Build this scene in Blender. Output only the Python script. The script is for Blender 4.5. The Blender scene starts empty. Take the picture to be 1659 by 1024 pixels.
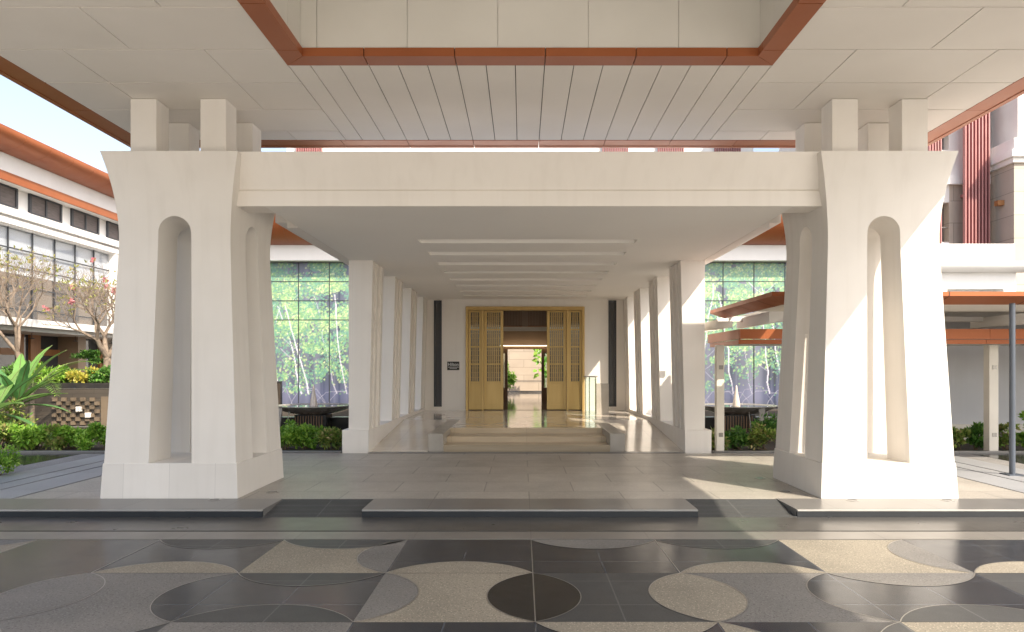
import bpy, bmesh, math, random
import numpy as np
from mathutils import Vector, Matrix
PI = math.pi
R = math.radians
sc = bpy.context.scene
COL = sc.collection

# ------------------------------------------------------------------ helpers
class MB:
    """collects geometry for ONE mesh object, in world coordinates"""
    def __init__(s):
        s.v = []; s.f = []; s.mi = []; s.cur = 0
    def quad(s, *pts):
        n = len(s.v); s.v += [tuple(p) for p in pts]
        s.f.append(tuple(range(n, n + len(pts)))); s.mi.append(s.cur)
    def box(s, x0, x1, y0, y1, z0, z1):
        if x1 < x0: x0, x1 = x1, x0
        n = len(s.v)
        s.v += [(x0,y0,z0),(x1,y0,z0),(x1,y1,z0),(x0,y1,z0),(x0,y0,z1),(x1,y0,z1),(x1,y1,z1),(x0,y1,z1)]
        for q in ((0,3,2,1),(4,5,6,7),(0,1,5,4),(1,2,6,5),(2,3,7,6),(3,0,4,7)):
            s.f.append(tuple(n+i for i in q)); s.mi.append(s.cur)
        return s
    def frus(s, cx, cy, hx0, hy0, z0, hx1, hy1, z1):
        n = len(s.v)
        s.v += [(cx-hx0,cy-hy0,z0),(cx+hx0,cy-hy0,z0),(cx+hx0,cy+hy0,z0),(cx-hx0,cy+hy0,z0),
                (cx-hx1,cy-hy1,z1),(cx+hx1,cy-hy1,z1),(cx+hx1,cy+hy1,z1),(cx-hx1,cy+hy1,z1)]
        for q in ((0,3,2,1),(4,5,6,7),(0,1,5,4),(1,2,6,5),(2,3,7,6),(3,0,4,7)):
            s.f.append(tuple(n+i for i in q)); s.mi.append(s.cur)
        return s
    def prism(s, prof, a0, a1, axis):
        """closed profile of 2-tuples extruded along axis: 'x' -> (y,z), 'y' -> (x,z), 'z' -> (x,y)"""
        def P(p, a):
            return {'x': (a,p[0],p[1]), 'y': (p[0],a,p[1]), 'z': (p[0],p[1],a)}[axis]
        n = len(s.v); m = len(prof)
        s.v += [P(p,a0) for p in prof] + [P(p,a1) for p in prof]
        s.f.append(tuple(range(n,n+m))); s.mi.append(s.cur)
        s.f.append(tuple(range(n+2*m-1,n+m-1,-1))); s.mi.append(s.cur)
        for i in range(m):
            j = (i+1) % m
            s.f.append((n+i,n+m+i,n+m+j,n+j)); s.mi.append(s.cur)
        return s
    def tube(s, pts, rad, sides=6, cap=True):
        pts = [Vector(p) for p in pts]
        if not hasattr(rad, '__len__'): rad = [rad]*len(pts)
        n = len(s.v); up = Vector((0.3,0.2,1)).normalized()
        for i, p in enumerate(pts):
            t = (pts[min(i+1,len(pts)-1)] - pts[max(i-1,0)])
            if t.length < 1e-9: t = Vector((0,0,1))
            t.normalize()
            a = t.cross(up)
            if a.length < 1e-3: a = t.cross(Vector((1,0,0)))
            a.normalize(); b = t.cross(a)
            for k in range(sides):
                q = p + (a*math.cos(2*PI*k/sides) + b*math.sin(2*PI*k/sides))*rad[i]
                s.v.append(tuple(q))
        for i in range(len(pts)-1):
            for k in range(sides):
                k2 = (k+1) % sides
                s.f.append((n+i*sides+k, n+i*sides+k2, n+(i+1)*sides+k2, n+(i+1)*sides+k)); s.mi.append(s.cur)
        if cap:
            s.f.append(tuple(n+k for k in range(sides-1,-1,-1))); s.mi.append(s.cur)
            e = n+(len(pts)-1)*sides
            s.f.append(tuple(e+k for k in range(sides))); s.mi.append(s.cur)
        return s
    def lathe(s, cx, cy, prof, seg=40):
        n = len(s.v); m = len(prof)
        for k in range(seg):
            a = 2*PI*k/seg
            for r, z in prof: s.v.append((cx+r*math.cos(a), cy+r*math.sin(a), z))
        for k in range(seg):
            k2 = (k+1) % seg
            for i in range(m-1):
                s.f.append((n+k*m+i, n+k2*m+i, n+k2*m+i+1, n+k*m+i+1)); s.mi.append(s.cur)
        return s
    def leaf(s, p, d, nrm, L, W):
        """one small folded leaf"""
        p = Vector(p); d = Vector(d).normalized(); sd = d.cross(nrm)
        if sd.length < 1e-4: sd = d.cross(Vector((1,0,0)))
        sd.normalize(); up = sd.cross(d)
        n = len(s.v)
        s.v += [tuple(p), tuple(p+d*L*0.45+sd*W*0.5+up*W*0.15), tuple(p+d*L), tuple(p+d*L*0.45-sd*W*0.5+up*W*0.15)]
        s.f.append((n,n+1,n+2,n+3)); s.mi.append(s.cur)

def wloc(o):
    v = Vector((0,0,0))
    while o is not None:
        v += o.location; o = o.parent
    return v

def obj(name, mb, mats, parent=None, bevel=0.0, smooth=None, merge=True, origin=None):
    me = bpy.data.meshes.new(name)
    off = wloc(parent) if parent else Vector((0,0,0))
    o = bpy.data.objects.new(name, me)
    COL.objects.link(o)
    if origin is not None:
        o.location = Vector(origin) - off
        off = Vector(origin)
    if parent: o.parent = parent
    me.from_pydata([(v[0]-off.x, v[1]-off.y, v[2]-off.z) for v in mb.v], [], mb.f)
    if not isinstance(mats, (list, tuple)): mats = [mats]
    for m in mats: me.materials.append(m)
    if len(mats) > 1: me.polygons.foreach_set('material_index', mb.mi)
    if merge:
        bm = bmesh.new(); bm.from_mesh(me)
        bmesh.ops.remove_doubles(bm, verts=bm.verts, dist=1e-5)
        bmesh.ops.recalc_face_normals(bm, faces=bm.faces)
        bm.to_mesh(me); bm.free()
    if smooth is not None:
        me.polygons.foreach_set('use_smooth', [True]*len(me.polygons))
        me.set_sharp_from_angle(angle=R(smooth))
    if bevel:
        b = o.modifiers.new('bevel', 'BEVEL'); b.width = bevel; b.segments = 2
        b.limit_method = 'ANGLE'; b.angle_limit = R(40); b.harden_normals = False
    me.update()
    return o

def thing(name, label, cat, loc=(0,0,0), group=None):
    o = bpy.data.objects.new(name, None); COL.objects.link(o)
    o.empty_display_size = 0.2
    o.location = loc
    return tag(o, label, cat, group)

def tag(o, label, cat, group=None):
    o['label'] = label; o['category'] = cat
    if group: o['group'] = group
    return o

def struct(name, mb, m, **k):
    o = obj(name, mb, m, **k); o['kind'] = 'structure'; return o

# ------------------------------------------------------------------ materials
def mat(name, col, rough=0.6, col2=None, scale=3.0, detail=5, metallic=0.0, bump=0.0, bscale=60.0,
        speckle=0.0, spscale=120.0, brick=None, streak=0.0, spec=0.5, rvar=0.0, coat=0.0, stretch=None):
    m = bpy.data.materials.new(name); m.use_nodes = True
    nt = m.node_tree; N = nt.nodes; L = nt.links
    b = N['Principled BSDF']
    tc = N.new('ShaderNodeTexCoord')
    vec = tc.outputs['Object']
    def noise(sc_, det=detail, v=None):
        n = N.new('ShaderNodeTexNoise'); n.inputs['Scale'].default_value = sc_; n.inputs['Detail'].default_value = det
        L.new(v or vec, n.inputs['Vector']); return n
    def mix(a, c, fac, mode='MIX'):
        x = N.new('ShaderNodeMix'); x.data_type = 'RGBA'; x.blend_type = mode
        for sck, val in ((6, a), (7, c)):
            if hasattr(val, 'links') or hasattr(val, 'is_linked'): L.new(val, x.inputs[sck])
            else: x.inputs[sck].default_value = (*val, 1)
        if hasattr(fac, 'is_linked'): L.new(fac, x.inputs[0])
        else: x.inputs[0].default_value = fac
        return x.outputs[2]
    def ramp(src, a, bb):
        r = N.new('ShaderNodeMapRange'); r.inputs[1].default_value = a; r.inputs[2].default_value = bb
        L.new(src, r.inputs[0]); return r.outputs[0]
    if col2 is None: col2 = tuple(c*0.86 for c in col)
    v0 = vec
    if stretch:
        mp = N.new('ShaderNodeMapping'); mp.inputs['Scale'].default_value = stretch; L.new(vec, mp.inputs[0]); v0 = mp.outputs[0]
    c = mix(col, col2, ramp(noise(scale, detail, v0).outputs[0], 0.35, 0.68))
    if speckle:
        n2 = noise(spscale, 2)
        c = mix(c, tuple(x*0.35 for x in col), ramp(n2.outputs[0], 0.55, 0.75))
        vv = N.new('ShaderNodeTexVoronoi'); vv.inputs['Scale'].default_value = spscale*0.8; L.new(vec, vv.inputs['Vector'])
        c2 = mix(c, tuple(min(1,x*1.9) for x in col), ramp(vv.outputs['Distance'], 0.32, 0.12))
        c = mix(c, c2, speckle)
    if streak:
        mp = N.new('ShaderNodeMapping'); mp.inputs['Scale'].default_value = (7,7,0.35); L.new(vec, mp.inputs[0])
        n3 = noise(1.0, 6, mp.outputs[0])
        f = ramp(n3.outputs[0], 0.5, 0.8)
        mm = N.new('ShaderNodeMath'); mm.operation = 'MULTIPLY'; L.new(f, mm.inputs[0]); mm.inputs[1].default_value = streak
        c = mix(c, tuple(x*0.72 for x in (col[0],col[1]*0.97,col[2]*0.92)), mm.outputs[0])
    if brick:
        bw, bh, off, mort, dark = brick[:5]
        bt = N.new('ShaderNodeTexBrick'); bt.offset = off; bt.squash = 1
        bt.inputs['Scale'].default_value = 1; bt.inputs['Brick Width'].default_value = bw; bt.inputs['Row Height'].default_value = bh
        bt.inputs['Mortar Size'].default_value = mort; bt.inputs['Mortar Smooth'].default_value = 0.1
        bt.inputs['Color1'].default_value = (0.94,0.94,0.94,1); bt.inputs['Color2'].default_value = (1.06,1.06,1.06,1)
        bt.inputs['Mortar'].default_value = (dark,dark,dark,1)
        src = vec
        if len(brick) > 5:
            mp = N.new('ShaderNodeMapping'); mp.inputs['Rotation'].default_value = brick[5]; L.new(vec, mp.inputs[0]); src = mp.outputs[0]
        L.new(src, bt.inputs['Vector'])
        c = mix(c, bt.outputs['Color'], 1.0, 'MULTIPLY')
    L.new(c, b.inputs['Base Color'])
    b.inputs['Roughness'].default_value = rough
    b.inputs['Metallic'].default_value = metallic
    b.inputs['Specular IOR Level'].default_value = spec
    b.inputs['Coat Weight'].default_value = coat
    if rvar:
        rr = N.new('ShaderNodeMapRange'); rr.inputs[1].default_value = 0.3; rr.inputs[2].default_value = 0.7
        rr.inputs[3].default_value = max(0.02, rough-rvar); rr.inputs[4].default_value = rough+rvar
        L.new(noise(scale*2.3, 6).outputs[0], rr.inputs[0]); L.new(rr.outputs[0], b.inputs['Roughness'])
    if bump:
        bp = N.new('ShaderNodeBump'); bp.inputs['Strength'].default_value = bump; bp.inputs['Distance'].default_value = 0.004
        L.new(noise(bscale, 4).outputs[0], bp.inputs['Height']); L.new(bp.outputs[0], b.inputs['Normal'])
    return m

def leafmat(name, cols, trans=0.3, rough=0.45):
    m = bpy.data.materials.new(name); m.use_nodes = True
    nt = m.node_tree; N = nt.nodes; L = nt.links
    b = N['Principled BSDF']; out = N['Material Output']
    g = N.new('ShaderNodeNewGeometry'); r = N.new('ShaderNodeValToRGB')
    r.color_ramp.interpolation = 'LINEAR'
    els = r.color_ramp.elements
    while len(els) < len(cols): els.new(0.5)
    for i, c in enumerate(cols):
        els[i].position = i/(len(cols)-1); els[i].color = (*c, 1)
    L.new(g.outputs['Random Per Island'], r.inputs[0]); L.new(r.outputs[0], b.inputs['Base Color'])
    b.inputs['Roughness'].default_value = rough
    t = N.new('ShaderNodeBsdfTranslucent'); L.new(r.outputs[0], t.inputs[0])
    mx = N.new('ShaderNodeMixShader'); mx.inputs[0].default_value = trans
    L.new(b.outputs[0], mx.inputs[1]); L.new(t.outputs[0], mx.inputs[2]); L.new(mx.outputs[0], out.inputs[0])
    return m

W = (0.83, 0.795, 0.745)
M = {}
M['plaster'] = mat('white_plaster', W, 0.7, (0.80,0.765,0.715), 1.3, 6, bump=0.12, bscale=90, streak=0.18)
M['pillar']  = mat('cast_stone_white', (0.76,0.73,0.685), 0.62, (0.725,0.695,0.65), 1.6, 6, bump=0.15, bscale=140, streak=0.24)
M['ceiling'] = mat('ceiling_board', (0.75,0.715,0.66), 0.75, (0.71,0.675,0.62), 0.9, 6, bump=0.05)
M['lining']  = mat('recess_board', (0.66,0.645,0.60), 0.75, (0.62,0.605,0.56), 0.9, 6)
M['joint']   = mat('shadow_gap', (0.10,0.09,0.08), 0.8)
M['copper']  = mat('copper_panel', (0.36,0.118,0.046), 0.40, (0.315,0.098,0.038), 0.8, 4, metallic=0.25, rvar=0.05, spec=0.3)
M['copper_dark'] = mat('copper_seam', (0.05,0.02,0.01), 0.6)
M['white']   = mat('white_paint', (0.80,0.79,0.77), 0.55, (0.75,0.74,0.72), 1.0, 5, streak=0.06)
M['cream']   = mat('cream_paint', (0.72,0.68,0.60), 0.5, None, 1.2)
M['greywall'] = mat('grey_rendered_wall', (0.62,0.62,0.64), 0.75, (0.55,0.555,0.58), 0.7, 6, streak=0.15)
M['plinth']  = mat('cast_stone_plinth', (0.76,0.73,0.685), 0.62, (0.72,0.69,0.645), 1.6, 6, bump=0.15, bscale=140, streak=0.2, brick=(0.58,30,0.0,0.003,0.78,(R(90),0,0)))
M['beige']   = mat('beige_stone_cladding', (0.50,0.44,0.37), 0.7, (0.45,0.39,0.325), 0.8, 5, brick=(2.4,1.15,0.5,0.012,0.45,(R(90),0,0)))
M['pink']    = mat('dusty_red_louvre', (0.40,0.175,0.17), 0.5, (0.35,0.15,0.145), 1.0)
M['gold']    = mat('brushed_brass', (0.54,0.375,0.145), 0.36, (0.48,0.325,0.115), 6, 5, metallic=0.4, stretch=(1,1,0.1))
M['bronze']  = mat('dull_bronze', (0.50,0.35,0.15), 0.45, metallic=0.4)
M['wood']    = mat('brown_timber', (0.25,0.145,0.08), 0.45, (0.20,0.11,0.06), 4, 6, stretch=(6,6,0.5))
M['woodlight'] = mat('amber_timber', (0.42,0.19,0.07), 0.45, (0.34,0.15,0.055), 4, 6, stretch=(6,6,0.5))
M['brown']   = mat('brown_wall_panel', (0.32,0.225,0.15), 0.5, (0.28,0.20,0.13), 1.5)
M['dark_metal'] = mat('dark_metal', (0.05,0.055,0.065), 0.4, metallic=0.3)
M['pole']    = mat('slate_paint', (0.07,0.085,0.11), 0.35)
M['black_gloss'] = mat('black_glazed_panel', (0.02,0.021,0.024), 0.06)
M['blackstone'] = mat('wet_black_stone', (0.022,0.022,0.023), 0.16, (0.04,0.037,0.033), 3, 6, rvar=0.08)
M['steel']   = mat('dark_steel_bowl', (0.22,0.215,0.205), 0.25, (0.32,0.30,0.27), 2.2, 6, metallic=0.0, rvar=0.1)
M['graniteD'] = mat('dark_polished_granite', (0.026,0.030,0.038), 0.22, (0.034,0.038,0.046), 2.5, 8, rvar=0.03, speckle=0.22, spscale=150, spec=0.22, brick=(0.62,0.578,0.0,0.006,2.3), bump=0.03)  # blue cast in the base colour stands in for reflected sky
M['graniteB'] = mat('black_granite', (0.012,0.012,0.013), 0.24, (0.018,0.018,0.019), 2.6, 8, rvar=0.03, speckle=0.12, spscale=170, spec=0.22)
M['graniteM'] = mat('charcoal_granite', (0.062,0.065,0.067), 0.45, (0.060,0.062,0.062), 2.2, 8, rvar=0.03, speckle=0.3, spscale=130, spec=0.22, brick=(0.62,0.578,0.0,0.006,1.9))
M['aggG']    = mat('grey_exposed_aggregate', (0.15,0.146,0.14), 0.62, (0.20,0.192,0.18), 1.1, 7, speckle=0.75, spscale=60, bump=0.45, bscale=150)
M['aggB']    = mat('sand_exposed_aggregate', (0.30,0.27,0.215), 0.64, (0.225,0.205,0.165), 1.0, 7, speckle=0.7, spscale=60, bump=0.45, bscale=150)
M['inlay']   = mat('pale_metal_inlay', (0.30,0.29,0.27), 0.3, metallic=0.6)
M['terrace'] = mat('terrace_granite', (0.40,0.375,0.335), 0.38, (0.32,0.30,0.268), 1.1, 9, speckle=0.6, spscale=60, bump=0.3, bscale=120, rvar=0.05, brick=(1.2,0.79,0.5,0.008,0.5))
M['kerb']    = mat('honed_grey_granite', (0.17,0.166,0.16), 0.30, (0.155,0.15,0.145), 1.6, 3, brick=(1.2,30,0.0,0.004,0.5))
M['nosing']  = mat('nosing_highlight', (0.33,0.325,0.31), 0.3)  # paler than the slab: edge highlight put into the colour
M['kerbface'] = mat('black_kerb_face', (0.018,0.021,0.025), 0.35)
M['band']    = mat('dark_band_stone', (0.062,0.060,0.057), 0.30, (0.075,0.072,0.067), 1.6, 8, rvar=0.03, brick=(1.2,30,0.0,0.004,0.6))
M['bandL']   = mat('grey_band_stone', (0.19,0.18,0.165), 0.34, (0.165,0.157,0.145), 1.6, 8, rvar=0.03, brick=(1.2,30,0.0,0.004,0.6))
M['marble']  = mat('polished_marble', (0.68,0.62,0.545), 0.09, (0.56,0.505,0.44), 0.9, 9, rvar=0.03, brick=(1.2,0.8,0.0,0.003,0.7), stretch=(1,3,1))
M['marble_side'] = mat('pale_veined_marble', (0.74,0.685,0.61), 0.12, (0.62,0.57,0.505), 0.8, 9, rvar=0.03, brick=(0.9,0.9,0.0,0.003,0.7), stretch=(3,1,1))
M['step']    = mat('sandstone_step', (0.58,0.475,0.335), 0.35, (0.47,0.38,0.26), 1.4, 8, stretch=(0.6,3,6), brick=(1.55,30,0.0,0.003,0.7))
M['cheek']   = mat('travertine_block', (0.44,0.41,0.365), 0.3, (0.33,0.30,0.26), 2.2, 8)
M['soffit']  = mat('white_soffit_paint', (0.88,0.86,0.82), 0.7, (0.865,0.845,0.805), 1.0, 5)
M['soil']    = mat('garden_soil', (0.055,0.040,0.028), 0.95, (0.035,0.026,0.018), 4, bump=0.5, bscale=30)
M['ground']  = mat('far_ground', (0.20,0.19,0.17), 0.9, (0.16,0.155,0.14), 0.1)
M['plaza']   = mat('plaza_paving', (0.58,0.55,0.50), 0.6, (0.50,0.475,0.43), 0.5, 6, brick=(1.246,1.157,0.0,0.01,0.6))
M['walkstone'] = mat('blue_grey_paving', (0.32,0.33,0.345), 0.45, (0.27,0.28,0.295), 0.8, 6, speckle=0.3, spscale=110, brick=(30,1.6,0.0,0.004,0.6))
M['gravel']  = mat('fine_gravel', (0.24,0.235,0.23), 0.85, (0.19,0.185,0.18), 2, 6, speckle=0.8, spscale=60, bump=0.8, bscale=80)
M['poolwall'] = mat('slate_pool_wall', (0.072,0.060,0.048), 0.35, (0.046,0.039,0.033), 1.2, 8, brick=(1.1,0.11,0.5,0.006,0.55,(R(90),0,0)), stretch=(0.5,1,5), rvar=0.1)
M['mosaicA'] = mat('tan_stone_chequer', (0.17,0.13,0.09), 0.6)
M['bark']    = mat('pale_bark', (0.27,0.215,0.165), 0.85, (0.17,0.13,0.10), 9, 6, bump=0.5, bscale=40)
M['stem']    = mat('green_stem', (0.10,0.13,0.04), 0.6)
M['brownstem'] = mat('woody_stem', (0.13,0.09,0.055), 0.8)
M['water']   = mat('still_water', (0.03,0.045,0.05), 0.03)
M['signplate'] = mat('black_sign_plate', (0.016,0.014,0.012), 0.35)
M['signtext'] = mat('pale_lettering', (0.72,0.72,0.72), 0.4)
M['leaf']   = leafmat('leaf_bright', [(0.09,0.22,0.02),(0.18,0.38,0.035),(0.34,0.52,0.08),(0.12,0.29,0.03)])
M['leafD']  = leafmat('leaf_deep', [(0.035,0.11,0.025),(0.08,0.21,0.035),(0.15,0.31,0.05),(0.06,0.16,0.03)])
M['leafY']  = leafmat('leaf_golden', [(0.50,0.40,0.05),(0.36,0.36,0.05),(0.58,0.50,0.11),(0.22,0.28,0.04)])
M['leafV']  = leafmat('leaf_variegated', [(0.13,0.26,0.04),(0.36,0.42,0.10),(0.08,0.20,0.03),(0.45,0.36,0.15)])
M['banana'] = leafmat('banana_leaf', [(0.10,0.27,0.07),(0.18,0.37,0.09),(0.09,0.24,0.09),(0.27,0.44,0.11)], 0.35, 0.35)
M['pinkflower'] = leafmat('pink_flower', [(0.62,0.20,0.22),(0.70,0.33,0.34),(0.52,0.15,0.18)], 0.3)
M['tipleaf'] = leafmat('branch_tip_leaf', [(0.30,0.27,0.10),(0.22,0.27,0.05),(0.42,0.33,0.18)], 0.3)

def glassmat(name, tint, rough=0.02, alpha=0.35):
    m = bpy.data.materials.new(name); m.use_nodes = True
    nt = m.node_tree; N = nt.nodes; L = nt.links
    out = N['Material Output']; N.remove(N['Principled BSDF'])
    t = N.new('ShaderNodeBsdfTransparent'); t.inputs[0].default_value = (*tint,1)
    g = N.new('ShaderNodeBsdfGlossy'); g.inputs['Roughness'].default_value = rough
    lw = N.new('ShaderNodeLayerWeight'); lw.inputs[0].default_value = 0.5
    pw = N.new('ShaderNodeMath'); pw.operation = 'POWER'; L.new(lw.outputs['Facing'], pw.inputs[0]); pw.inputs[1].default_value = 4.0
    ma = N.new('ShaderNodeMath'); ma.operation = 'MULTIPLY_ADD'; L.new(pw.outputs[0], ma.inputs[0]); ma.inputs[1].default_value = 0.9; ma.inputs[2].default_value = 0.04
    mx = N.new('ShaderNodeMixShader'); L.new(ma.outputs[0], mx.inputs[0]); L.new(t.outputs[0], mx.inputs[1]); L.new(g.outputs[0], mx.inputs[2])
    L.new(mx.outputs[0], out.inputs[0])
    return m
M['reflected_dark'] = mat('reflected_dark_brown', (0.07,0.05,0.04), 0.6)  # dark tone of mirrored surroundings, put behind the wing glass
M['reflected_tan'] = mat('reflected_tan_stone', (0.19,0.135,0.09), 0.6)  # tan tone of a mirrored wall, put behind the wing glass
M['wing_glass'] = glassmat('grey_tinted_glass', (0.93,0.95,0.97))
M['glass'] = glassmat('clear_glass', (0.80,0.88,0.86))
def mirrorglass(name, col, f0, tintrefl=(0.8,0.85,0.95)):
    m = bpy.data.materials.new(name); m.use_nodes = True
    b = m.node_tree.nodes['Principled BSDF']
    b.inputs['Base Color'].default_value = (*col,1); b.inputs['Roughness'].default_value = 0.04
    b.inputs['Specular IOR Level'].default_value = f0
    N = m.node_tree.nodes; L = m.node_tree.links
    tc = N.new('ShaderNodeTexCoord'); n = N.new('ShaderNodeTexNoise'); n.inputs['Scale'].default_value = 0.7
    L.new(tc.outputs['Object'], n.inputs['Vector'])
    bp = N.new('ShaderNodeBump'); bp.inputs['Strength'].default_value = 0.08; bp.inputs['Distance'].default_value = 0.05
    L.new(n.outputs[0], bp.inputs['Height']); L.new(bp.outputs[0], b.inputs['Normal'])
    return m
M['facade_glass'] = mirrorglass('dark_facade_glass', (0.06,0.065,0.075), 1.0)
M['blind'] = mat('window_blind', (0.15,0.125,0.12), 0.6, (0.10,0.085,0.08), 3, 6, stretch=(1,1,9))

def muralmat():
    m = bpy.data.materials.new('printed_mural'); m.use_nodes = True
    N = m.node_tree.nodes; L = m.node_tree.links; b = N['Principled BSDF']
    a = N.new('ShaderNodeVertexColor'); a.layer_name = 'print'
    L.new(a.outputs[0], b.inputs['Base Color'])
    b.inputs['Roughness'].default_value = 0.5; b.inputs['Coat Weight'].default_value = 0.6; b.inputs['Coat Roughness'].default_value = 0.05
    return m
M['mural'] = muralmat()

# ------------------------------------------------------------------ camera
AX = -0.09                     # camera stands 9 cm left of the axis
H = 1.65
F = 1150.0                     # focal length in photo pixels
cam = bpy.data.cameras.new('camera'); co = bpy.data.objects.new('camera', cam); COL.objects.link(co)
cam.sensor_width = 36.0; cam.lens = 36.0*F/1659.0
cam.shift_x = -16.5/1659.0; cam.shift_y = 84.0/1659.0
cam.clip_end = 2000; cam.clip_start = 0.05
co.location = (AX, 0, H); co.rotation_euler = (R(90), 0, 0)
sc.camera = co

# ------------------------------------------------------------------ light
sd = Vector((1.0, -1.16, 1.30)).normalized()          # towards the sun
el = math.asin(sd.z); az = math.atan2(sd.x, sd.y)
sun = bpy.data.lights.new('sun', 'SUN'); so = bpy.data.objects.new('sun', sun); COL.objects.link(so)
sun.energy = 2.0; sun.angle = R(0.55); sun.color = (1.0, 0.87, 0.70)
so.rotation_euler = (-sd).to_track_quat('-Z', 'Y').to_euler(); so.location = (20,-20,30)
w = bpy.data.worlds.new('World'); sc.world = w; w.use_nodes = True
nt = w.node_tree; bg = nt.nodes['Background']
sky = nt.nodes.new('ShaderNodeTexSky'); sky.sky_type = 'NISHITA'; sky.sun_disc = False
sky.sun_elevation = el; sky.sun_rotation = az; sky.air_density = 1.0; sky.dust_density = 3.0; sky.ozone_density = 1.0
hs = nt.nodes.new('ShaderNodeHueSaturation'); hs.inputs['Saturation'].default_value = 0.70; hs.inputs['Value'].default_value = 0.66      # hazy, milky sky
nt.links.new(sky.outputs[0], hs.inputs['Color']); nt.links.new(hs.outputs[0], bg.inputs[0]); bg.inputs[1].default_value = 0.125
sc.view_settings.view_transform = 'Standard'; sc.view_settings.look = 'None'
sc.view_settings.exposure = 1.95; sc.view_settings.gamma = 1.0
sc.cycles.max_bounces = 12; sc.cycles.diffuse_bounces = 8; sc.cycles.glossy_bounces = 4
sc.cycles.transparent_max_bounces = 12; sc.cycles.sample_clamp_indirect = 6.0

# ------------------------------------------------------------------ ground
ZD = -0.086
b = MB(); b.quad((-500,-300,-0.20),(500,-300,-0.20),(500,700,-0.20),(-500,700,-0.20)); struct('ground', b, M['ground'])
A = 1.246; B = 1.157
YL = [7.16 - B*i for i in range(0, 6)]                # grid lines across the drive
b = MB(); b.box(-30, 30, -26, YL[4], -0.19, ZD); struct('plaza', b, M['plaza'])
# petal patterned drive: cells, petals over them, inlay strips over those
CELL = {0: {-5:'B',-4:'D',-3:'D',-2:'B',-1:'D',0:'D',1:'D',2:'B',3:'D',4:'D'},
        1: {-5:'G',-4:'D',-3:'G',-2:'D',-1:'B',0:'M',1:'G',2:'D',3:'M',4:'B'},
        2: {-5:'D',-4:'M',-3:'M',-2:'G',-1:'D',0:'D',1:'D',2:'B',3:'D',4:'D'},
        3: {-5:'B',-4:'D',-3:'G',-2:'D',-1:'B',0:'M',1:'G',2:'D',3:'M',4:'B'}}
MI = {'D':0,'B':1,'G':2,'M':3,'K':4}
drive = MB(); zc = ZD
for r in range(4):
    for k in range(-9, 9):
        kk = ((k+5) % 10) - 5
        drive.cur = MI[CELL[r][kk]]
        drive.box(k*A, (k+1)*A, YL[r+1], YL[r], -0.19, zc)
def arc(p, q, sag, n=28):
    """points from p to q on the circle arc bulging to the left of p->q by sag"""
    p = Vector((p[0],p[1],0)); q = Vector((q[0],q[1],0)); d = q-p; c = d.length; nn = Vector((-d.y,d.x,0)).normalized()
    rr = (c*c/4+sag*sag)/(2*sag); mid = (p+q)/2 + nn*(sag-rr)
    a0 = math.asin(c/2/rr)
    out = []
    for i in range(n+1):
        a = -a0 + 2*a0*i/n
        out.append(mid + nn*rr*math.cos(a) + d.normalized()*rr*math.sin(a))
    return out
inl = MB()
def strip(pts, wd, z):
    for i in range(len(pts)-1):
        a, c = pts[i], pts[i+1]; t = (c-a).normalized(); n = Vector((-t.y,t.x,0))*wd/2
        inl.quad((*(a-n).xy, z), (*(c-n).xy, z), (*(c+n).xy, z), (*(a+n).xy, z))
def petal(p, q, code, sag=0.357, z=ZD+0.0015, line=True):
    pts = arc(p, q, sag)
    drive.cur = MI[code]
    drive.quad(*[(v.x, v.y, z) for v in pts])
    if line: strip(pts, 0.008, ZD+0.0028)
def hp(k, line, side, code):     # side +1: bulges away from the camera
    p, q = (k*A, YL[line]), ((k+1)*A, YL[line])
    petal(p, q, code) if side > 0 else petal(q, p, code)
def vp(k, row, side, code):      # side -1: bulges left
    p, q = (k*A, YL[row+1]), (k*A, YL[row])
    petal(p, q, code) if side < 0 else petal(q, p, code)
for rep in (-10, 0, 10):
    def on(k): return -9 <= k+rep <= 8
    for (k, l, s, c) in [(-3,0,-1,'M'),(-2,0,-1,'M'),(0,0,-1,'G'),(1,0,-1,'M'),(4,0,-1,'M'),(-5,0,-1,'G'),
                         (-3,1,1,'B'),(-1,1,1,'B'),(1,1,1,'B'),(3,1,1,'B'),(-2,1,-1,'M'),(2,1,-1,'G'),(-5,1,1,'G'),
                         (-2,2,1,'M'),(2,2,1,'M'),(-3,2,-1,'G'),(0,2,-1,'B'),(3,3,1,'B'),(-1,3,1,'B'),(1,3,1,'M')]:
        if on(k): hp(k+rep, l, s, c)
    for (k, r, s, c) in [(-1,0,-1,'G'),(3,0,-1,'G'),(-3,1,-1,'G'),(-3,1,1,'G'),(-2,1,-1,'D'),(-1,1,1,'G'),
                         (0,1,-1,'K'),(0,1,1,'K'),(1,1,-1,'B'),(1,1,1,'B'),(2,1,-1,'D'),(4,1,-1,'D'),
                         (-3,2,1,'G'),(1,2,1,'B'),(2,2,-1,'M'),(-2,3,-1,'D'),(0,3,-1,'K'),(0,3,1,'K'),(2,3,1,'B')]:
        if on(k): vp(k+rep, r, s, c)
for k in (-7,-5,-3,0,1,5): 
    for r in (0,1,2):
        if (k,r) in ((-3,0),(0,0),(0,1),(1,0),(5,1),(-5,0),(-7,1)):
            strip([Vector((k*A,YL[r+1],0)), Vector((k*A,YL[r],0))], 0.009, ZD+0.0032)
struct('driveway', drive, [M['graniteD'],M['aggB'],M['aggG'],M['graniteM'],M['graniteB']], merge=False)
struct('driveway_inlay', inl, M['inlay'], merge=False)
b = MB(); b.box(-30,30,7.57,8.25,-0.19,ZD); struct('road_band', b, M['band'])
b = MB(); b.box(-30,30,7.20,7.525,-0.19,ZD); struct('road_edging', b, M['bandL'])
b = MB(); b.box(-30,30,7.16,7.20,-0.19,-0.14); b.box(-30,30,7.525,7.57,-0.19,-0.14); struct('road_drain', b, M['kerbface'])
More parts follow.
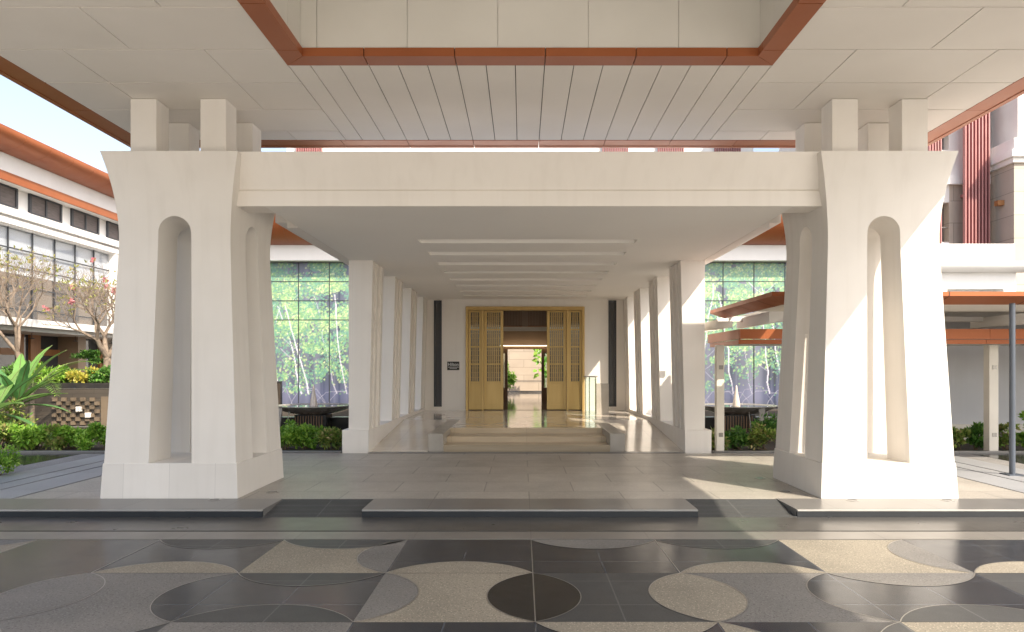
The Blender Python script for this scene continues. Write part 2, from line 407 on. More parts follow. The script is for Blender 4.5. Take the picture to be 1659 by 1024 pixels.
# kerb slabs with flared ramps between them
kb = MB(); nb = MB(); fb = MB()
for x0, x1 in ((-30,-3.11),(-1.955,1.955),(3.11,30)):
    kb.box(x0,x1,8.285,8.95,-0.19,0.0015)
    nb.box(x0,x1,8.25,8.285,-0.020,0.0)
    fb.box(x0,x1,8.256,8.285,-0.19,-0.020)
struct('kerb_slab', kb, M['kerb']); struct('kerb_nosing', nb, M['nosing'], bevel=0.006); struct('kerb_face', fb, M['kerbface'])
rb = MB()
for s in (-1, 1):
    x0, x1 = sorted((s*1.955, s*3.11)); n = 14
    prof = [(8.25,-0.19)]
    for i in range(n):
        ya = 8.25 + 0.70*i/n; yb = 8.25 + 0.70*(i+1)/n; za = ZD + 0.082*i/n
        prof += [(ya, za-0.003), (ya+0.012, za+0.006), (yb-0.012, za+0.006), (yb, za-0.003)]
    prof += [(8.95,-0.004),(8.95,-0.19)]
    rb.prism(prof, x0+0.002, x1-0.002, 'x')
struct('kerb_ramp', rb, M['graniteM'])
# terrace, side paving, gardens
b = MB(); b.box(-6.5,6.5,8.95,13.70,-0.19,0.0); struct('terrace', b, M['terrace'])
b = MB(); b.box(-30,30,13.70,13.78,-0.19,-0.05); 
for s in (-1,1):
    for x in (6.5, 7.13, 7.5):
        b.box(s*x, s*(x+0.045), 8.95, 13.70, -0.19, -0.03)
struct('drain_slot', b, M['kerbface'])
b = MB(); g = MB()
for s in (-1,1):
    for x0, x1 in ((6.545,7.13),(7.175,7.5),(7.545,8.05)):
        b.box(s*x0, s*x1, 8.95, 13.70, -0.19, 0.0)
    g.box(s*8.05, s*8.6, 8.95, 13.70, -0.19, -0.015)
struct('side_path', b, M['walkstone']); struct('gravel_strip', g, M['gravel'])
b = MB()
for s in (-1,1): b.box(s*8.6, s*30, 12.1, 13.70, -0.19, -0.01)
struct('reflecting_rill', b, M['blackstone'])
b = MB()
for s in (-1,1): b.box(s*8.6, s*30, 8.95, 12.1, -0.19, 0.0)
struct('outer_path', b, M['walkstone'])
b = MB()
for s in (-1,1): b.box(s*3.62, s*40, 13.93, 29.0, -0.19, -0.03)
struct('garden_bed', b, M['soil'])
b = MB()
for s in (-1,1): b.box(s*3.62, s*30, 13.78, 13.93, -0.19, 0.03)
struct('garden_kerb', b, M['kerb'], bevel=0.01)

# in-floor lights round the pillars
for (x,y,txt) in ((-3.40,9.42,'beside the inner corner of the left pillar base'),(-3.93,8.86,'in front of the left pillar base'),
                  (3.42,9.45,'beside the inner corner of the right pillar base'),(3.46,10.6,'beside the far inner corner of the right pillar base'),
                  (4.02,8.84,'in front of the right pillar base, nearer the drive centre'),(5.2,8.84,'in front of the right pillar base, nearer its outer corner')):
    t = thing('ground_light', 'small round recessed floor light '+txt, 'floor light', (x,y,0), 'recessed lights in the paving')
    o = MB(); o.lathe(x,y,[(0.0,0.003),(0.058,0.003)],24); obj('lens', o, M['black_gloss'], t)
    o = MB(); o.lathe(x,y,[(0.058,0.0),(0.058,0.007),(0.08,0.006),(0.085,0.0)],24); obj('rim', o, M['inlay'], t, smooth=40)

# ------------------------------------------------------------------ pillars
CY = 9.815
def hw(z):
    h = 0.835 - 0.04375*(z-0.444)
    if z > 3.15: h += 0.206*((z-3.15)/1.235)**1.9
    return h
def pillar(cx, label):
    root = thing('pillar', label, 'pillar', (cx, CY, 0), 'twin flared pillars of the drop-off')
    b = MB(); b.frus(cx,CY,0.868,0.868,0.0,0.847,0.847,0.444)
    obj('plinth', b, M['plinth'], root, bevel=0.006)
    # shaft: four faces with an arched niche each
    zs0, zsp, rad = 0.444, 3.385, 0.21
    lev = [zs0 + (zsp-zs0)*i/18 for i in range(19)]
    arcl = [zsp + rad*math.sin(PI/2*i/16) for i in range(1,17)]
    top = [arcl[-1] + (4.385-arcl[-1])*i/16 for i in range(1,17)]
    def nw(z):
        if z <= zsp: return 0.272 - (0.272-rad)*(z-zs0)/(zsp-zs0)
        return math.sqrt(max(0, rad*rad-(z-zsp)**2))
    zz = lev + arcl + top
    b = MB()
    for q in range(4):
        ca, sa = math.cos(q*PI/2), math.sin(q*PI/2)
        def P(u, d, z): return (cx + u*ca + d*sa, CY + u*sa - d*ca, z)     # u along the face, d outwards
        for i in range(len(zz)-1):
            z0, z1 = zz[i], zz[i+1]; h0, h1 = hw(z0), hw(z1)
            if z1 <= arcl[-1] + 1e-6:
                n0, n1 = nw(z0), nw(z1)
                if i >= len(lev)+len(arcl)-2: n1 = 0.0
                b.quad(P(-h0,h0,z0),P(-n0,h0,z0),P(-n1,h1,z1),P(-h1,h1,z1))
                b.quad(P(n0,h0,z0),P(h0,h0,z0),P(h1,h1,z1),P(n1,h1,z1))
                b.quad(P(-n0,h0,z0),P(-n0,n0,z0),P(-n1,n1,z1),P(-n1,h1,z1))
                b.quad(P(n0,n0,z0),P(n0,h0,z0),P(n1,h1,z1),P(n1,n1,z1))
            else:
                b.quad(P(-h0,h0,z0),P(h0,h0,z0),P(h1,h1,z1),P(-h1,h1,z1))
    h = hw(4.385)
    b.quad((cx-h,CY-h,4.385),(cx+h,CY-h,4.385),(cx+h,CY+h,4.385),(cx-h,CY+h,4.385))
    o = obj('shaft', b, M['pillar'], root, smooth=24)
    for sx in (-1,1):
        for sy in (-1,1):
            x0, x1 = sorted((cx+sx*0.285, cx+sx*0.62)); y0, y1 = sorted((CY+sy*0.285, CY+sy*0.62))
            b = MB(); b.box(x0,x1,y0,y1,4.385,5.135)
            obj('post', b, M['pillar'], root, bevel=0.006)
pillar(-4.545, 'flared white pillar with tall arched slots on the left, wholly in shade')
pillar(4.545, 'flared white pillar with tall arched slots on the right, half lit by the sun')

# ------------------------------------------------------------------ porte-cochere roof
ZC = 5.140
roof = thing('drop_off_roof', 'broad flat canopy with pale boarded ceiling and copper edge over the drive', 'roof', (0, 5.0, ZC))
YB = 10.88                                      # back edge of the boards
YF = 0.0                                      # front edge
XE = 5.93                                       # board edge at the sides
OX, OY0, OY1 = 2.79, 0.9, 8.17                  # ceiling opening (outer edge of its copper trim)
pan = MB(); G = 0.011
def panel(x0,x1,y0,y1):
    pan.box(x0+G/2, x1-G/2, y0+G, y1-G, ZC, ZC+0.02)
rows = [YB, 10.46, 9.60, 8.69, 7.785, 6.87]
while rows[-1] > YF+1.0: rows.append(rows[-1]-0.912)
rows[-1] = YF
for i in range(len(rows)-1):
    y1, y0 = rows[i], rows[i+1]
    for s in (-1,1):
        if y1 > 10.5: xs = [OX, 3.55, XE]
        else: xs = [OX, 3.58, 5.14, XE] if (i % 2 == 1) != (i == 0) and i != 1 else [OX, 4.38, XE]
        if i == 1: xs = [OX, 4.38, XE]
        if i == 2: xs = [OX, 3.58, 5.14, XE]
        for j in range(len(xs)-1):
            x0, x1 = sorted((s*xs[j], s*xs[j+1])); panel(x0,x1,y0,y1)
xs = [-OX] + [0.169+0.338*k for k in range(-8,8)] + [OX]
for j in range(len(xs)-1):
    panel(xs[j], xs[j+1], OY1, YB); panel(xs[j], xs[j+1], YF, OY0)
obj('ceiling_boards', pan, M['ceiling'], roof, merge=False)
b = MB()
b.box(-XE,-OX,YF,YB,ZC+0.018,ZC+0.10); b.box(OX,XE,YF,YB,ZC+0.018,ZC+0.10)
b.box(-OX,OX,OY1,YB,ZC+0.018,ZC+0.10); b.box(-OX,OX,YF,OY0,ZC+0.018,ZC+0.10)
obj('ceiling_void', b, M['joint'], roof)
b = MB()
b.box(-6.28,-OX,YF-0.35,11.23,ZC+0.10,ZC+0.32); b.box(OX,6.28,YF-0.35,11.23,ZC+0.10,ZC+0.32)
b.box(-OX,OX,OY1,11.23,ZC+0.10,ZC+0.32); b.box(-OX,OX,YF-0.35,OY0,ZC+0.10,ZC+0.32)
obj('roof_slab', b, M['white'], roof)
# copper perimeter edging, panelled with open seams
cop = MB()
def segs(a, c, step, org=0.169):
    k = math.ceil((a-org)/step); out = [a]
    while org+k*step < c-0.05:
        if org+k*step > a+0.05: out.append(org+k*step)
        k += 1
    return out+[c]
for s in (-1,1):
    yy = segs(YF-0.35, 11.23, 1.824, 7.785)
    for i in range(len(yy)-1):
        x0, x1 = sorted((s*XE, s*6.20))
        cop.box(x0,x1,yy[i]+0.004,yy[i+1]-0.004,ZC-0.004,ZC+0.10)
        x0, x1 = sorted((s*6.205, s*6.28))
        cop.box(x0,x1,yy[i]+0.004,yy[i+1]-0.004,ZC-0.012,ZC+0.34)
xx = segs(-XE, XE, 1.014)
for i in range(len(xx)-1):
    cop.box(xx[i]+0.004,xx[i+1]-0.004,YB,11.15,ZC-0.004,ZC+0.10)
    cop.box(xx[i]+0.004,xx[i+1]-0.004,11.155,11.23,ZC-0.012,ZC+0.34)
    cop.box(xx[i]+0.004,xx[i+1]-0.004,YF-0.35,YF,ZC-0.012,ZC+0.34)
obj('copper_edging', cop, M['copper'], roof, merge=False)
# copper trim of the ceiling opening
T = 0.245
cop = MB()
xx = segs(-OX+T, OX-T, 1.014)
for i in range(len(xx)-1):
    a = xx[i] + (0.005 if i else 0); c = xx[i+1] - (0.005 if i < len(xx)-2 else 0)
    for (ya, yb) in ((OY1-T, OY1), (OY0, OY0+T)):
        cop.box(a,c,ya,yb,ZC-0.010,ZC+0.085)
yy = segs(OY0+T, OY1-T, 1.0, 7.78)
for i in range(len(yy)-1):
    for s in (-1,1):
        x0, x1 = sorted((s*(OX-T), s*OX))
        cop.box(x0,x1,yy[i]+0.005,yy[i+1]-(0.005 if i < len(yy)-2 else 0),ZC-0.010,ZC+0.085)
for sx in (-1,1):                               # mitred corners
    for (yo, yi) in ((OY1, OY1-T), (OY0, OY0+T)):
        e = 0.004
        d = (1 if yo > yi else -1)
        cop.prism([(sx*OX,yo),(sx*(OX-T)-sx*0.0,yo),(sx*(OX-T),yi+d*e*1.4)] if True else [], ZC-0.010, ZC+0.085, 'z')
        cop.prism([(sx*OX,yo-d*e*1.4),(sx*(OX-T)+sx*e*1.4,yi),(sx*OX,yi)], ZC-0.010, ZC+0.085, 'z')
obj('opening_trim', cop, M['copper'], roof, merge=False)
# raised lantern above the opening
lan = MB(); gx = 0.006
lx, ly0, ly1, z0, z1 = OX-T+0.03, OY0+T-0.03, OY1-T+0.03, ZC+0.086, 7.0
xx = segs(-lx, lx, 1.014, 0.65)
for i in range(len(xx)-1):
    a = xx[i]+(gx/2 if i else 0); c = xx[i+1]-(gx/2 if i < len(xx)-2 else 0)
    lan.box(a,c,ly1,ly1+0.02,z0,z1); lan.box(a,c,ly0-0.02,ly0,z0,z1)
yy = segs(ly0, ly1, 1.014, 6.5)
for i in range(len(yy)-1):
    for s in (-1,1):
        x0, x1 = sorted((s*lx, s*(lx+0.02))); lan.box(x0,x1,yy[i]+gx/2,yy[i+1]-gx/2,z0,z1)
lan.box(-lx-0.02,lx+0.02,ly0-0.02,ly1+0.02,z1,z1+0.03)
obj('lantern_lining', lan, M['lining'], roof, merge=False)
b = MB()
zl = ZC+0.102
b.box(-OX,OX,ly1+0.021,OY1-0.001,zl,z1); b.box(-OX,OX,OY0+0.001,ly0-0.021,zl,z1)
b.box(-OX+0.001,-lx-0.021,ly0-0.021,ly1+0.021,zl,z1); b.box(lx+0.021,OX-0.001,ly0-0.021,ly1+0.021,zl,z1)
b.box(-lx-0.3,lx+0.3,ly0-0.3,ly1+0.3,z1+0.03,z1+0.2)
obj('lantern_casing', b, M['white'], roof)

# ------------------------------------------------------------------ entrance canopy: beam, slotted soffit, side fascias
can = thing('entrance_canopy', 'long white entrance canopy with deep front beam and slotted soffit', 'canopy', (0, 9.3, 3.75))
hb = 3.88
b = MB(); b.prism([(9.285,3.952),(9.285,3.755),(9.65,3.755),(9.65,4.41),(9.06,4.41),(9.235,3.972),(9.262,3.952)][::-1], -hb, hb, 'x')
b2 = MB(); b2.prism([(9.225,3.75),(9.285,3.75),(9.285,3.952),(9.225,3.952)], -hb, hb, 'x')
obj('beam', b, M['plaster'], can); obj('beam_lip', b2, M['plaster'], can, bevel=0.006)
# soffit with 8 real slots
SX, SY0, SY1 = 3.44, 9.285, 27.2
slots = [11.95 + 1.264*i for i in range(8)]; SW = 1.80; SL = 0.34
b = MB(); y = SY0
for ys in slots:
    b.box(-SX,SX,y,ys-SL,3.75,3.90)
    b.box(-SX,-SW,ys-SL,ys,3.75,3.90); b.box(SW,SX,ys-SL,ys,3.75,3.90)
    y = ys
b.box(-SX,SX,y,SY1,3.75,3.90); b.box(-SX,SX,SY0+0.4,SY1,3.9,4.0)
obj('soffit', b, M['soffit'], can, merge=False)
b = MB()
for s in (-1,1):
    x0, x1 = sorted((s*(SX+0.012), s*3.62)); b.box(x0,x1,10.66,27.2,3.752,4.10)
    x0, x1 = sorted((s*3.62, s*3.80)); b.box(x0,x1,10.66,27.2,3.83,4.14)
obj('side_fascia', b, M['plaster'], can, bevel=0.005)
b = MB(); b.box(-3.62,3.62,9.65,27.2,4.0,4.09); obj('roof_slab', b, M['white'], can)

# low walls, columns
def low_wall(s, label):
    x0, x1 = sorted((s*3.085, s*3.56))
    b = MB(); b.box(x0,x1,14.38,21.8,-0.05,0.432)
    o = obj('low_wall', b, M['plaster'], None, bevel=0.006, origin=(s*3.3,18,0)); tag(o, label, 'wall', 'low walls under the canopy columns')
low_wall(-1, 'low white plinth wall under the left row of canopy columns')
low_wall(1, 'low white plinth wall under the right row of canopy columns')
ordn = ['nearest', 'second', 'third', 'farthest']
for s, side in ((-1,'left, shaded'),(1,'right, sunlit')):
    for i, y0 in enumerate((13.87, 16.3, 18.66, 20.95)):
        d = 1.08 if i < 3 else 0.84
        t = thing('column', '%s white column in the %s row along the entrance' % (ordn[i], side), 'column', (s*3.28, y0, 0), 'columns lining the entrance walk')
        prof = [(3.04,0),(3.04,0.22*d),(3.10,0.22*d),(3.10,0.42*d),(3.05,0.42*d),(3.05,0.60*d),(3.10,0.60*d),(3.10,0.80*d),(3.04,0.80*d),(3.04,d),(3.48,d),(3.48,0)]
        b = MB(); n = len(prof); zb, zt = (0.434, 3.75)
        bot = [(s*(p[0]+(0.045 if p[0]<3.3 else 0)), y0+p[1], zb) for p in prof]
        topv = [(s*(p[0]-(0.035 if p[0]<3.3 else 0)), y0+p[1], zt) for p in prof]
        for j in range(n):
            j2 = (j+1) % n; b.quad(bot[j],bot[j2],topv[j2],topv[j])
        b.quad(*bot); b.quad(*topv)
        obj('shaft', b, M['plaster'], t, bevel=0.004)
        if i == 0:
            b = MB(); x0, x1 = sorted((s*3.083, s*3.60)); b.box(x0,x1,13.83,14.38,-0.05,0.437)
            obj('plinth', b, M['plaster'], t, bevel=0.006)

# landing, steps, ramps
ZL = 0.345
b = MB(); b.box(-3.085,3.085,17.9,21.8,-0.05,ZL); b.box(-1.65,1.65,15.48,17.9,-0.05,ZL)
struct('landing_floor', b, M['marble'])
b = MB()
for s in (-1,1):
    x0, x1 = sorted((s*1.95, s*3.085))
    b.prism([(13.95,-0.05),(17.9,-0.05),(17.9,ZL),(13.95,0.006)], x0, x1, 'x')
struct('ramp_floor', b, M['marble_side'])
b = MB(); b.box(-3.085,3.085,13.78,13.95,-0.19,0.0); struct('threshold_strip', b, M['kerb'])
st = thing('entrance_steps', 'three broad sandstone steps between low marble cheek blocks', 'steps', (0,14.06,0))
for i,(ya,yb) in enumerate(((14.06,14.70),(14.70,15.40))):
    b = MB(); b.box(-1.65,1.65,ya,yb,-0.05,0.115*(i+1)); obj('step', b, M['step'], st, bevel=0.006)
b = MB(); b.box(-1.65,1.65,15.4,15.48,0.2,ZL+0.002); obj('step', b, M['step'], st, bevel=0.004)
for s in (-1,1):
    x0, x1 = sorted((s*1.652, s*1.948)); b = MB(); b.box(x0,x1,14.06,17.9,-0.05,ZL+0.002); obj('cheek_block', b, M['cheek'], st, bevel=0.005)

# ------------------------------------------------------------------ entrance vestibule
ves = thing('entrance_hall', 'white entrance hall front with brass lattice doors and slim dark windows', 'building', (0,21.8,0))
YW = 21.8
DW, DZ = 1.825, 3.53                 # door frame half width, top
wx0, wx1, wz0, wz1 = 2.56, 2.80, 0.46, 3.72
b = MB()
for s in (-1,1):
    for (a,c,z0,z1) in ((DW,wx0,0,3.75),(wx1,3.75,0,3.75),(wx0,wx1,0,wz0),(wx0,wx1,wz1,3.75)):
        x0, x1 = sorted((s*a, s*c)); b.box(x0,x1,YW,YW+0.3,z0,z1)
b.box(-DW,DW,YW,YW+0.3,DZ,3.75)
obj('wall', b, M['plaster'], ves)
b = MB()
for s in (-1,1):
    x0, x1 = sorted((s*3.45, s*3.75)); b.box(x0,x1,YW+0.3,27.2,0,3.75)
b.box(-3.45,3.45,26.9,27.2,2.4,3.75)
for s in (-1,1):
    x0, x1 = sorted((s*1.12, s*3.45)); b.box(x0,x1,26.9,27.2,0,2.4)
obj('inner_wall', b, M['brown'], ves)
for s in (-1,1):
    b = MB(); x0, x1 = sorted((s*wx0, s*wx1)); f = 0.045
    b.box(x0,x0+f,YW-0.02,YW+0.1,wz0,wz1); b.box(x1-f,x1,YW-0.02,YW+0.1,wz0,wz1)
    b.box(x0+f,x1-f,YW-0.02,YW+0.1,wz0,wz0+f); b.box(x0+f,x1-f,YW-0.02,YW+0.1,wz1-f,wz1)
    wn = obj('window', b, M['dark_metal'], ves)
    b = MB(); b.box(x0+f,x1-f,YW+0.03,YW+0.05,wz0+f,wz1-f); obj('pane', b, M['facade_glass'], wn)
# brass frame
b = MB()
FW = 0.075
for s in (-1,1):
    x0, x1 = sorted((s*DW, s*(DW-FW))); b.box(x0,x1,YW-0.05,YW+0.32,ZL,DZ)
    x0, x1 = sorted((s*1.335, s*1.270)); b.box(x0,x1,YW-0.03,YW+0.2,ZL,DZ-FW-0.04)
b.box(-DW+FW,DW-FW,YW-0.05,YW+0.32,DZ-FW,DZ)
b.box(-DW+FW,DW-FW,YW-0.03,YW+0.2,DZ-FW-0.04,DZ-FW)
obj('door_frame', b, M['gold'], ves, bevel=0.006)
def leaf_door(x0, x1, yy, name, stile):
    z0, z1 = ZL+0.02, DZ-FW-0.045
    za, zb = 1.235, 3.36
    b = MB()
    b.box(x0,x0+stile,yy,yy+0.05,z0,z1); b.box(x1-stile,x1,yy,yy+0.05,z0,z1)
    b.box(x0+stile,x1-stile,yy,yy+0.05,zb,z1); b.box(x0+stile,x1-stile,yy+0.012,yy+0.045,z0+0.16,za-0.06)
    b.box(x0+stile,x1-stile,yy,yy+0.05,z0,z0+0.16); b.box(x0+stile,x1-stile,yy,yy+0.05,za-0.06,za)
    step = (zb-za)/4
    for i in (1,2,3): b.box(x0+stile,x1-stile,yy,yy+0.05,za+step*i-0.022,za+step*i+0.022)
    d = obj(name, b, M['gold'], ves, bevel=0.004)
    l = MB(); n = max(3, round((x1-x0-2*stile)/0.075))
    for i in range(1,n+1):
        x = x0+stile+(x1-x0-2*stile)*i/(n+1); l.box(x-0.017,x+0.017,yy+0.012,yy+0.036,za,zb)
    for k in range(4):
        for q in (0.22,0.5,0.78):
            z = za+step*(k+q); l.box(x0+stile,x1-stile,yy+0.016,yy+0.030,z-0.006,z+0.006)
    obj('lattice', l, M['bronze'], d)
    g = MB(); g.box(x0+stile,x1-stile,yy+0.038,yy+0.044,za,zb); obj('pane', g, M['glass'], d)
leaf_door(-1.745,-1.340,YW+0.06,'side_panel',0.075); leaf_door(1.340,1.745,YW+0.06,'side_panel',0.075)
leaf_door(-1.265,-0.672,YW+0.09,'door_leaf',0.09); leaf_door(0.672,1.265,YW+0.09,'door_leaf',0.09)
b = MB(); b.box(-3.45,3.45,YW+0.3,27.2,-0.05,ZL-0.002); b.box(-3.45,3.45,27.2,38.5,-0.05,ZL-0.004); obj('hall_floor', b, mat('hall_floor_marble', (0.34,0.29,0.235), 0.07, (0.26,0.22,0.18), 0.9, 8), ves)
b = MB(); b.box(-3.45,3.45,22.1,26.9,3.70,3.745); obj('hall_ceiling', b, M['brown'], ves)
b = MB(); b.box(-3.45,3.45,23.4,23.5,2.99,3.70); obj('transom_panel', b, M['wood'], ves)
b = MB()
for x in np.linspace(-2.0,2.0,81): b.box(x-0.012,x+0.012,23.38,23.40,3.05,3.55)
b.box(-0.1,0.1,23.36,23.40,3.0,3.6)
obj('transom_slats', b, M['brown'], ves)
b = MB(); b.box(-3.45,3.45,23.30,23.38,2.86,2.99); obj('lintel', b, M['cream'], ves)
def emit(name, col, st):
    m = bpy.data.materials.new(name); m.use_nodes = True; p = m.node_tree.nodes['Principled BSDF']
    p.inputs['Base Color'].default_value = (0.8,0.75,0.65,1); p.inputs['Emission Color'].default_value = (*col,1); p.inputs['Emission Strength'].default_value = st
    return m
M['strip_light'] = emit('warm_light_strip', (1.0,0.80,0.55), 1.3)
b = MB(); b.box(-0.92,0.92,26.66,26.74,2.47,2.495); obj('light_strip', b, M['strip_light'], ves)
b = MB(); b.box(-2.8,2.8,23.42,23.50,2.90,2.93); obj('light_strip', b, M['strip_light'], ves)
# inner doorway frame with side lights
b = MB()
for s in (-1,1):
    x0, x1 = sorted((s*1.12,s*0.90)); b.box(x0,x1,26.75,27.0,ZL,2.4)
    x0, x1 = sorted((s*0.74,s*0.64)); b.box(x0,x1,26.75,27.0,ZL,2.36)
    x0, x1 = sorted((s*0.90,s*0.74)); b.box(x0,x1,26.75,27.0,ZL,0.9); b.box(x0,x1,26.75,27.0,2.2,2.4)
b.box(-0.74,0.74,26.75,27.0,2.36,2.44)
fr = obj('inner_door_frame', b, M['wood'], ves, bevel=0.004)
for s in (-1,1):
    x0, x1 = sorted((s*0.90,s*0.74))
    gp = MB(); gp.box(x0,x1,26.85,26.88,0.9,2.2); obj('side_light', gp, M['glass'], fr)
# sign
sg = thing('wall_sign', 'small black name plate with pale lettering left of the brass doors', 'sign', (-2.205,YW,1.71))
b = MB(); b.box(-2.39,-2.02,YW-0.025,YW-0.001,1.582,1.842); obj('plate', b, M['signplate'], sg, bevel=0.004)
def text(name, body, size, loc, mt, parent, sx=1.0):
    c = bpy.data.curves.new(name, 'FONT'); c.body = body; c.size = size; c.align_x = 'CENTER'; c.align_y = 'CENTER'; c.extrude = 0.002
    c.offset = 0.0015
    o = bpy.data.objects.new(name, c); COL.objects.link(o)
    me = bpy.data.meshes.new_from_object(o.evaluated_get(bpy.context.evaluated_depsgraph_get()))
    bpy.data.objects.remove(o)
    o = bpy.data.objects.new(name, me); COL.objects.link(o); me.materials.append(mt)
    o.parent = parent; o.rotation_euler = (R(90),0,0); o.scale = (sx,1,1); o.location = Vector(loc)-wloc(parent)
    return o
text('lettering', 'Hilton', 0.135, (-2.205,YW-0.028,1.752), M['signtext'], sg, 0.98)
b = MB(); rr = random.Random(3)
for z, xa, xb in ((1.672,-2.36,-2.05),(1.636,-2.31,-2.10)):
    x = xa
    while x < xb:
        wd = rr.uniform(0.012,0.022); b.box(x,x+wd,YW-0.028,YW-0.025,z-0.010,z+0.010); x += wd+0.007
obj('small_print', b, M['signtext'], sg)
# podium: stone block with glass column
pod = thing('reception_podium', 'slim podium of grey stone and clear glass right of the doors', 'podium', (2.1,19.7,ZL))
b = MB(); b.box(1.97,2.32,19.75,20.05,ZL,1.21); obj('stone_block', b, M['cheek'], pod, bevel=0.006)
b = MB()
b.box(1.67,1.685,19.66,19.96,ZL,1.39); b.box(1.955,1.968,19.66,19.96,ZL,1.39); b.box(1.685,1.955,19.66,19.672,ZL,1.39)
b.box(1.78,1.79,19.68,19.94,ZL,1.39)
obj('glass_case', b, M['glass'], pod)
b = MB(); b.box(1.64,2.0,19.62,20.0,1.392,1.425); obj('top', b, M['cheek'], pod, bevel=0.004)
# courtyard behind
b = MB(); b.box(-6,6,38.5,38.9,-0.1,6.0)
cw = obj('courtyard_wall', b, mat('courtyard_stone', (0.40,0.335,0.265), 0.7, (0.35,0.29,0.23), 1.2, 6, brick=(1.6,0.42,0.5,0.010,0.6,(R(90),0,0))), None, origin=(0,38.5,0))
tag(cw, 'pale coursed stone wall seen through the open doorway', 'wall')
b = MB(); b.box(-1.2,-0.85,33.5,33.9,0.34,6.0)
tag(obj('courtyard_post', b, M['brown'], None, origin=(-1,33.7,0.34)), 'tall brown post seen through the left of the doorway', 'post')
t = thing('courtyard_rail', 'thin dark rail crossing the doorway view before the stone wall', 'railing', (0,37.6,ZL))
b = MB(); b.box(-3.4,3.4,37.58,37.62,0.93,0.97); obj('top_rail', b, M['dark_metal'], t)
b = MB(); b.box(-3.4,3.4,37.58,37.62,0.345,0.42); obj('bottom_rail', b, M['dark_metal'], t)

# ------------------------------------------------------------------ foliage makers
def rndunit(r):
    while True:
        v = Vector((r.uniform(-1,1),r.uniform(-1,1),r.uniform(-1,1)))
        if 0.05 < v.length < 1: return v.normalized()
def shrub(name, label, x, y, z, rx, ry, h, mt, n=700, L=0.085, seed=0, group=None, cat='shrub', W_=0.5):
    r = random.Random(seed*77+5)
    root = thing(name, label, cat, (x,y,z), group)
    clumps = []
    for i in range(max(7,int(n/75))):
        a = r.uniform(0,2*PI); q = math.sqrt(r.random())
        clumps.append((x+rx*0.8*q*math.cos(a), y+ry*0.8*q*math.sin(a), z+h*r.uniform(0.22,0.92)*(1-0.25*q*q), r.uniform(0.5,1.0)))
    b = MB()
    for i in range(n):
        c = r.choice(clumps); rr = 0.36*min(rx,h)*c[3]
        d = rndunit(r); q = r.random()**0.5
        p = Vector((c[0]+d.x*rr*q*1.15, c[1]+d.y*rr*q, max(z+0.02, c[2]+d.z*rr*q*0.9)))
        dd = (d*0.8+rndunit(r)*0.9+Vector((0,0,0.35))).normalized()
        s = L*r.uniform(0.6,1.25)
        b.leaf(p, dd, (Vector((0,0,1))+rndunit(r)*0.8), s, s*W_)
    obj('foliage', b, mt, root, merge=False)
    b = MB()
    for i in range(9):
        c = r.choice(clumps); p0 = Vector((x+r.uniform(-.3,.3)*rx, y+r.uniform(-.3,.3)*ry, z-0.02))
        m = (p0+Vector(c[:3]))/2 + rndunit(r)*0.04
        b.tube([p0,m,Vector(c[:3])],[0.012,0.009,0.005],5)
    obj('stem', b, M['brownstem'], root, merge=False)
    return root
def PX(px, y): return (px-846.0)*y/F + AX
def PZ(py, y): return (596.0-py)*y/F + H

# shrubs beside the entrance (left gap and right gap)
S = 0
for (px, yy, hh, rx, mt, lab) in ((462,14.6,0.46,0.32,'leaf','low bright green shrub tucked against the left flared pillar'),
        (500,14.75,0.55,0.36,'leaf','taller bright green shrub under the rim of the left fountain bowl'),
        (536,14.6,0.48,0.36,'leafV','variegated shrub against the left entrance column plinth'),
        (482,15.9,0.45,0.40,'leaf','green shrub behind, below the left fountain bowl')):
    S += 1; shrub('shrub', lab, PX(px,yy), yy, -0.03, rx, 0.34, hh, M[mt], 950, 0.10, S, 'shrubs in the left entrance bed')
for (px, yy, hh, rx, mt, lab) in ((1157,14.5,0.45,0.25,'leafV','narrow shrub beside the right entrance column plinth'),
        (1196,14.6,0.50,0.36,'leafD','deep green shrub right of the cream walkway post'),
        (1235,14.6,0.50,0.36,'leafV','variegated shrub against the right flared pillar'),
        (1250,16.0,0.72,0.42,'leafD','taller dark shrub behind, below the right fountain bowl')):
    S += 1; shrub('shrub', lab, PX(px,yy), yy, -0.03, rx, 0.34, hh, M[mt], 950, 0.10, S, 'shrubs in the right entrance bed')
# hedge row on the far left
row = [(2,14.7,0.62,'leafV'),(34,14.5,0.50,'leaf'),(62,14.7,0.55,'leaf'),(90,14.6,0.50,'leafV'),(118,14.7,0.58,'leaf'),(146,14.5,0.55,'leaf'),(172,14.7,0.60,'leaf'),(205,14.6,0.55,'leaf'),(-35,14.6,0.6,'leaf')]
labs = ['variegated hedge shrub at the photo\'s left edge','green hedge shrub second from the left edge','bright hedge shrub below the banana leaves','variegated hedge shrub in the middle of the left row',
        'bright hedge shrub before the mosaic wall','green hedge shrub second from the left flared pillar','bright hedge shrub touching the left pillar\'s outline','hedge shrub hidden behind the left flared pillar','hedge shrub just outside the left edge of view']
for (px,yy,hh,mt), lab in zip(row, labs):
    S += 1; shrub('shrub', lab, PX(px,yy), yy, -0.03, 0.30, 0.34, hh, M[mt], 900, 0.105, S, 'shrubs in the left hedge row')
shrub('clipped_bush', 'rounded clipped bush on the paving at lower left edge', PX(-6,10.9), 10.9, 0.0, 0.34, 0.34, 0.44, M['leaf'], 1900, 0.06, 91, None, 'bush', 0.55)
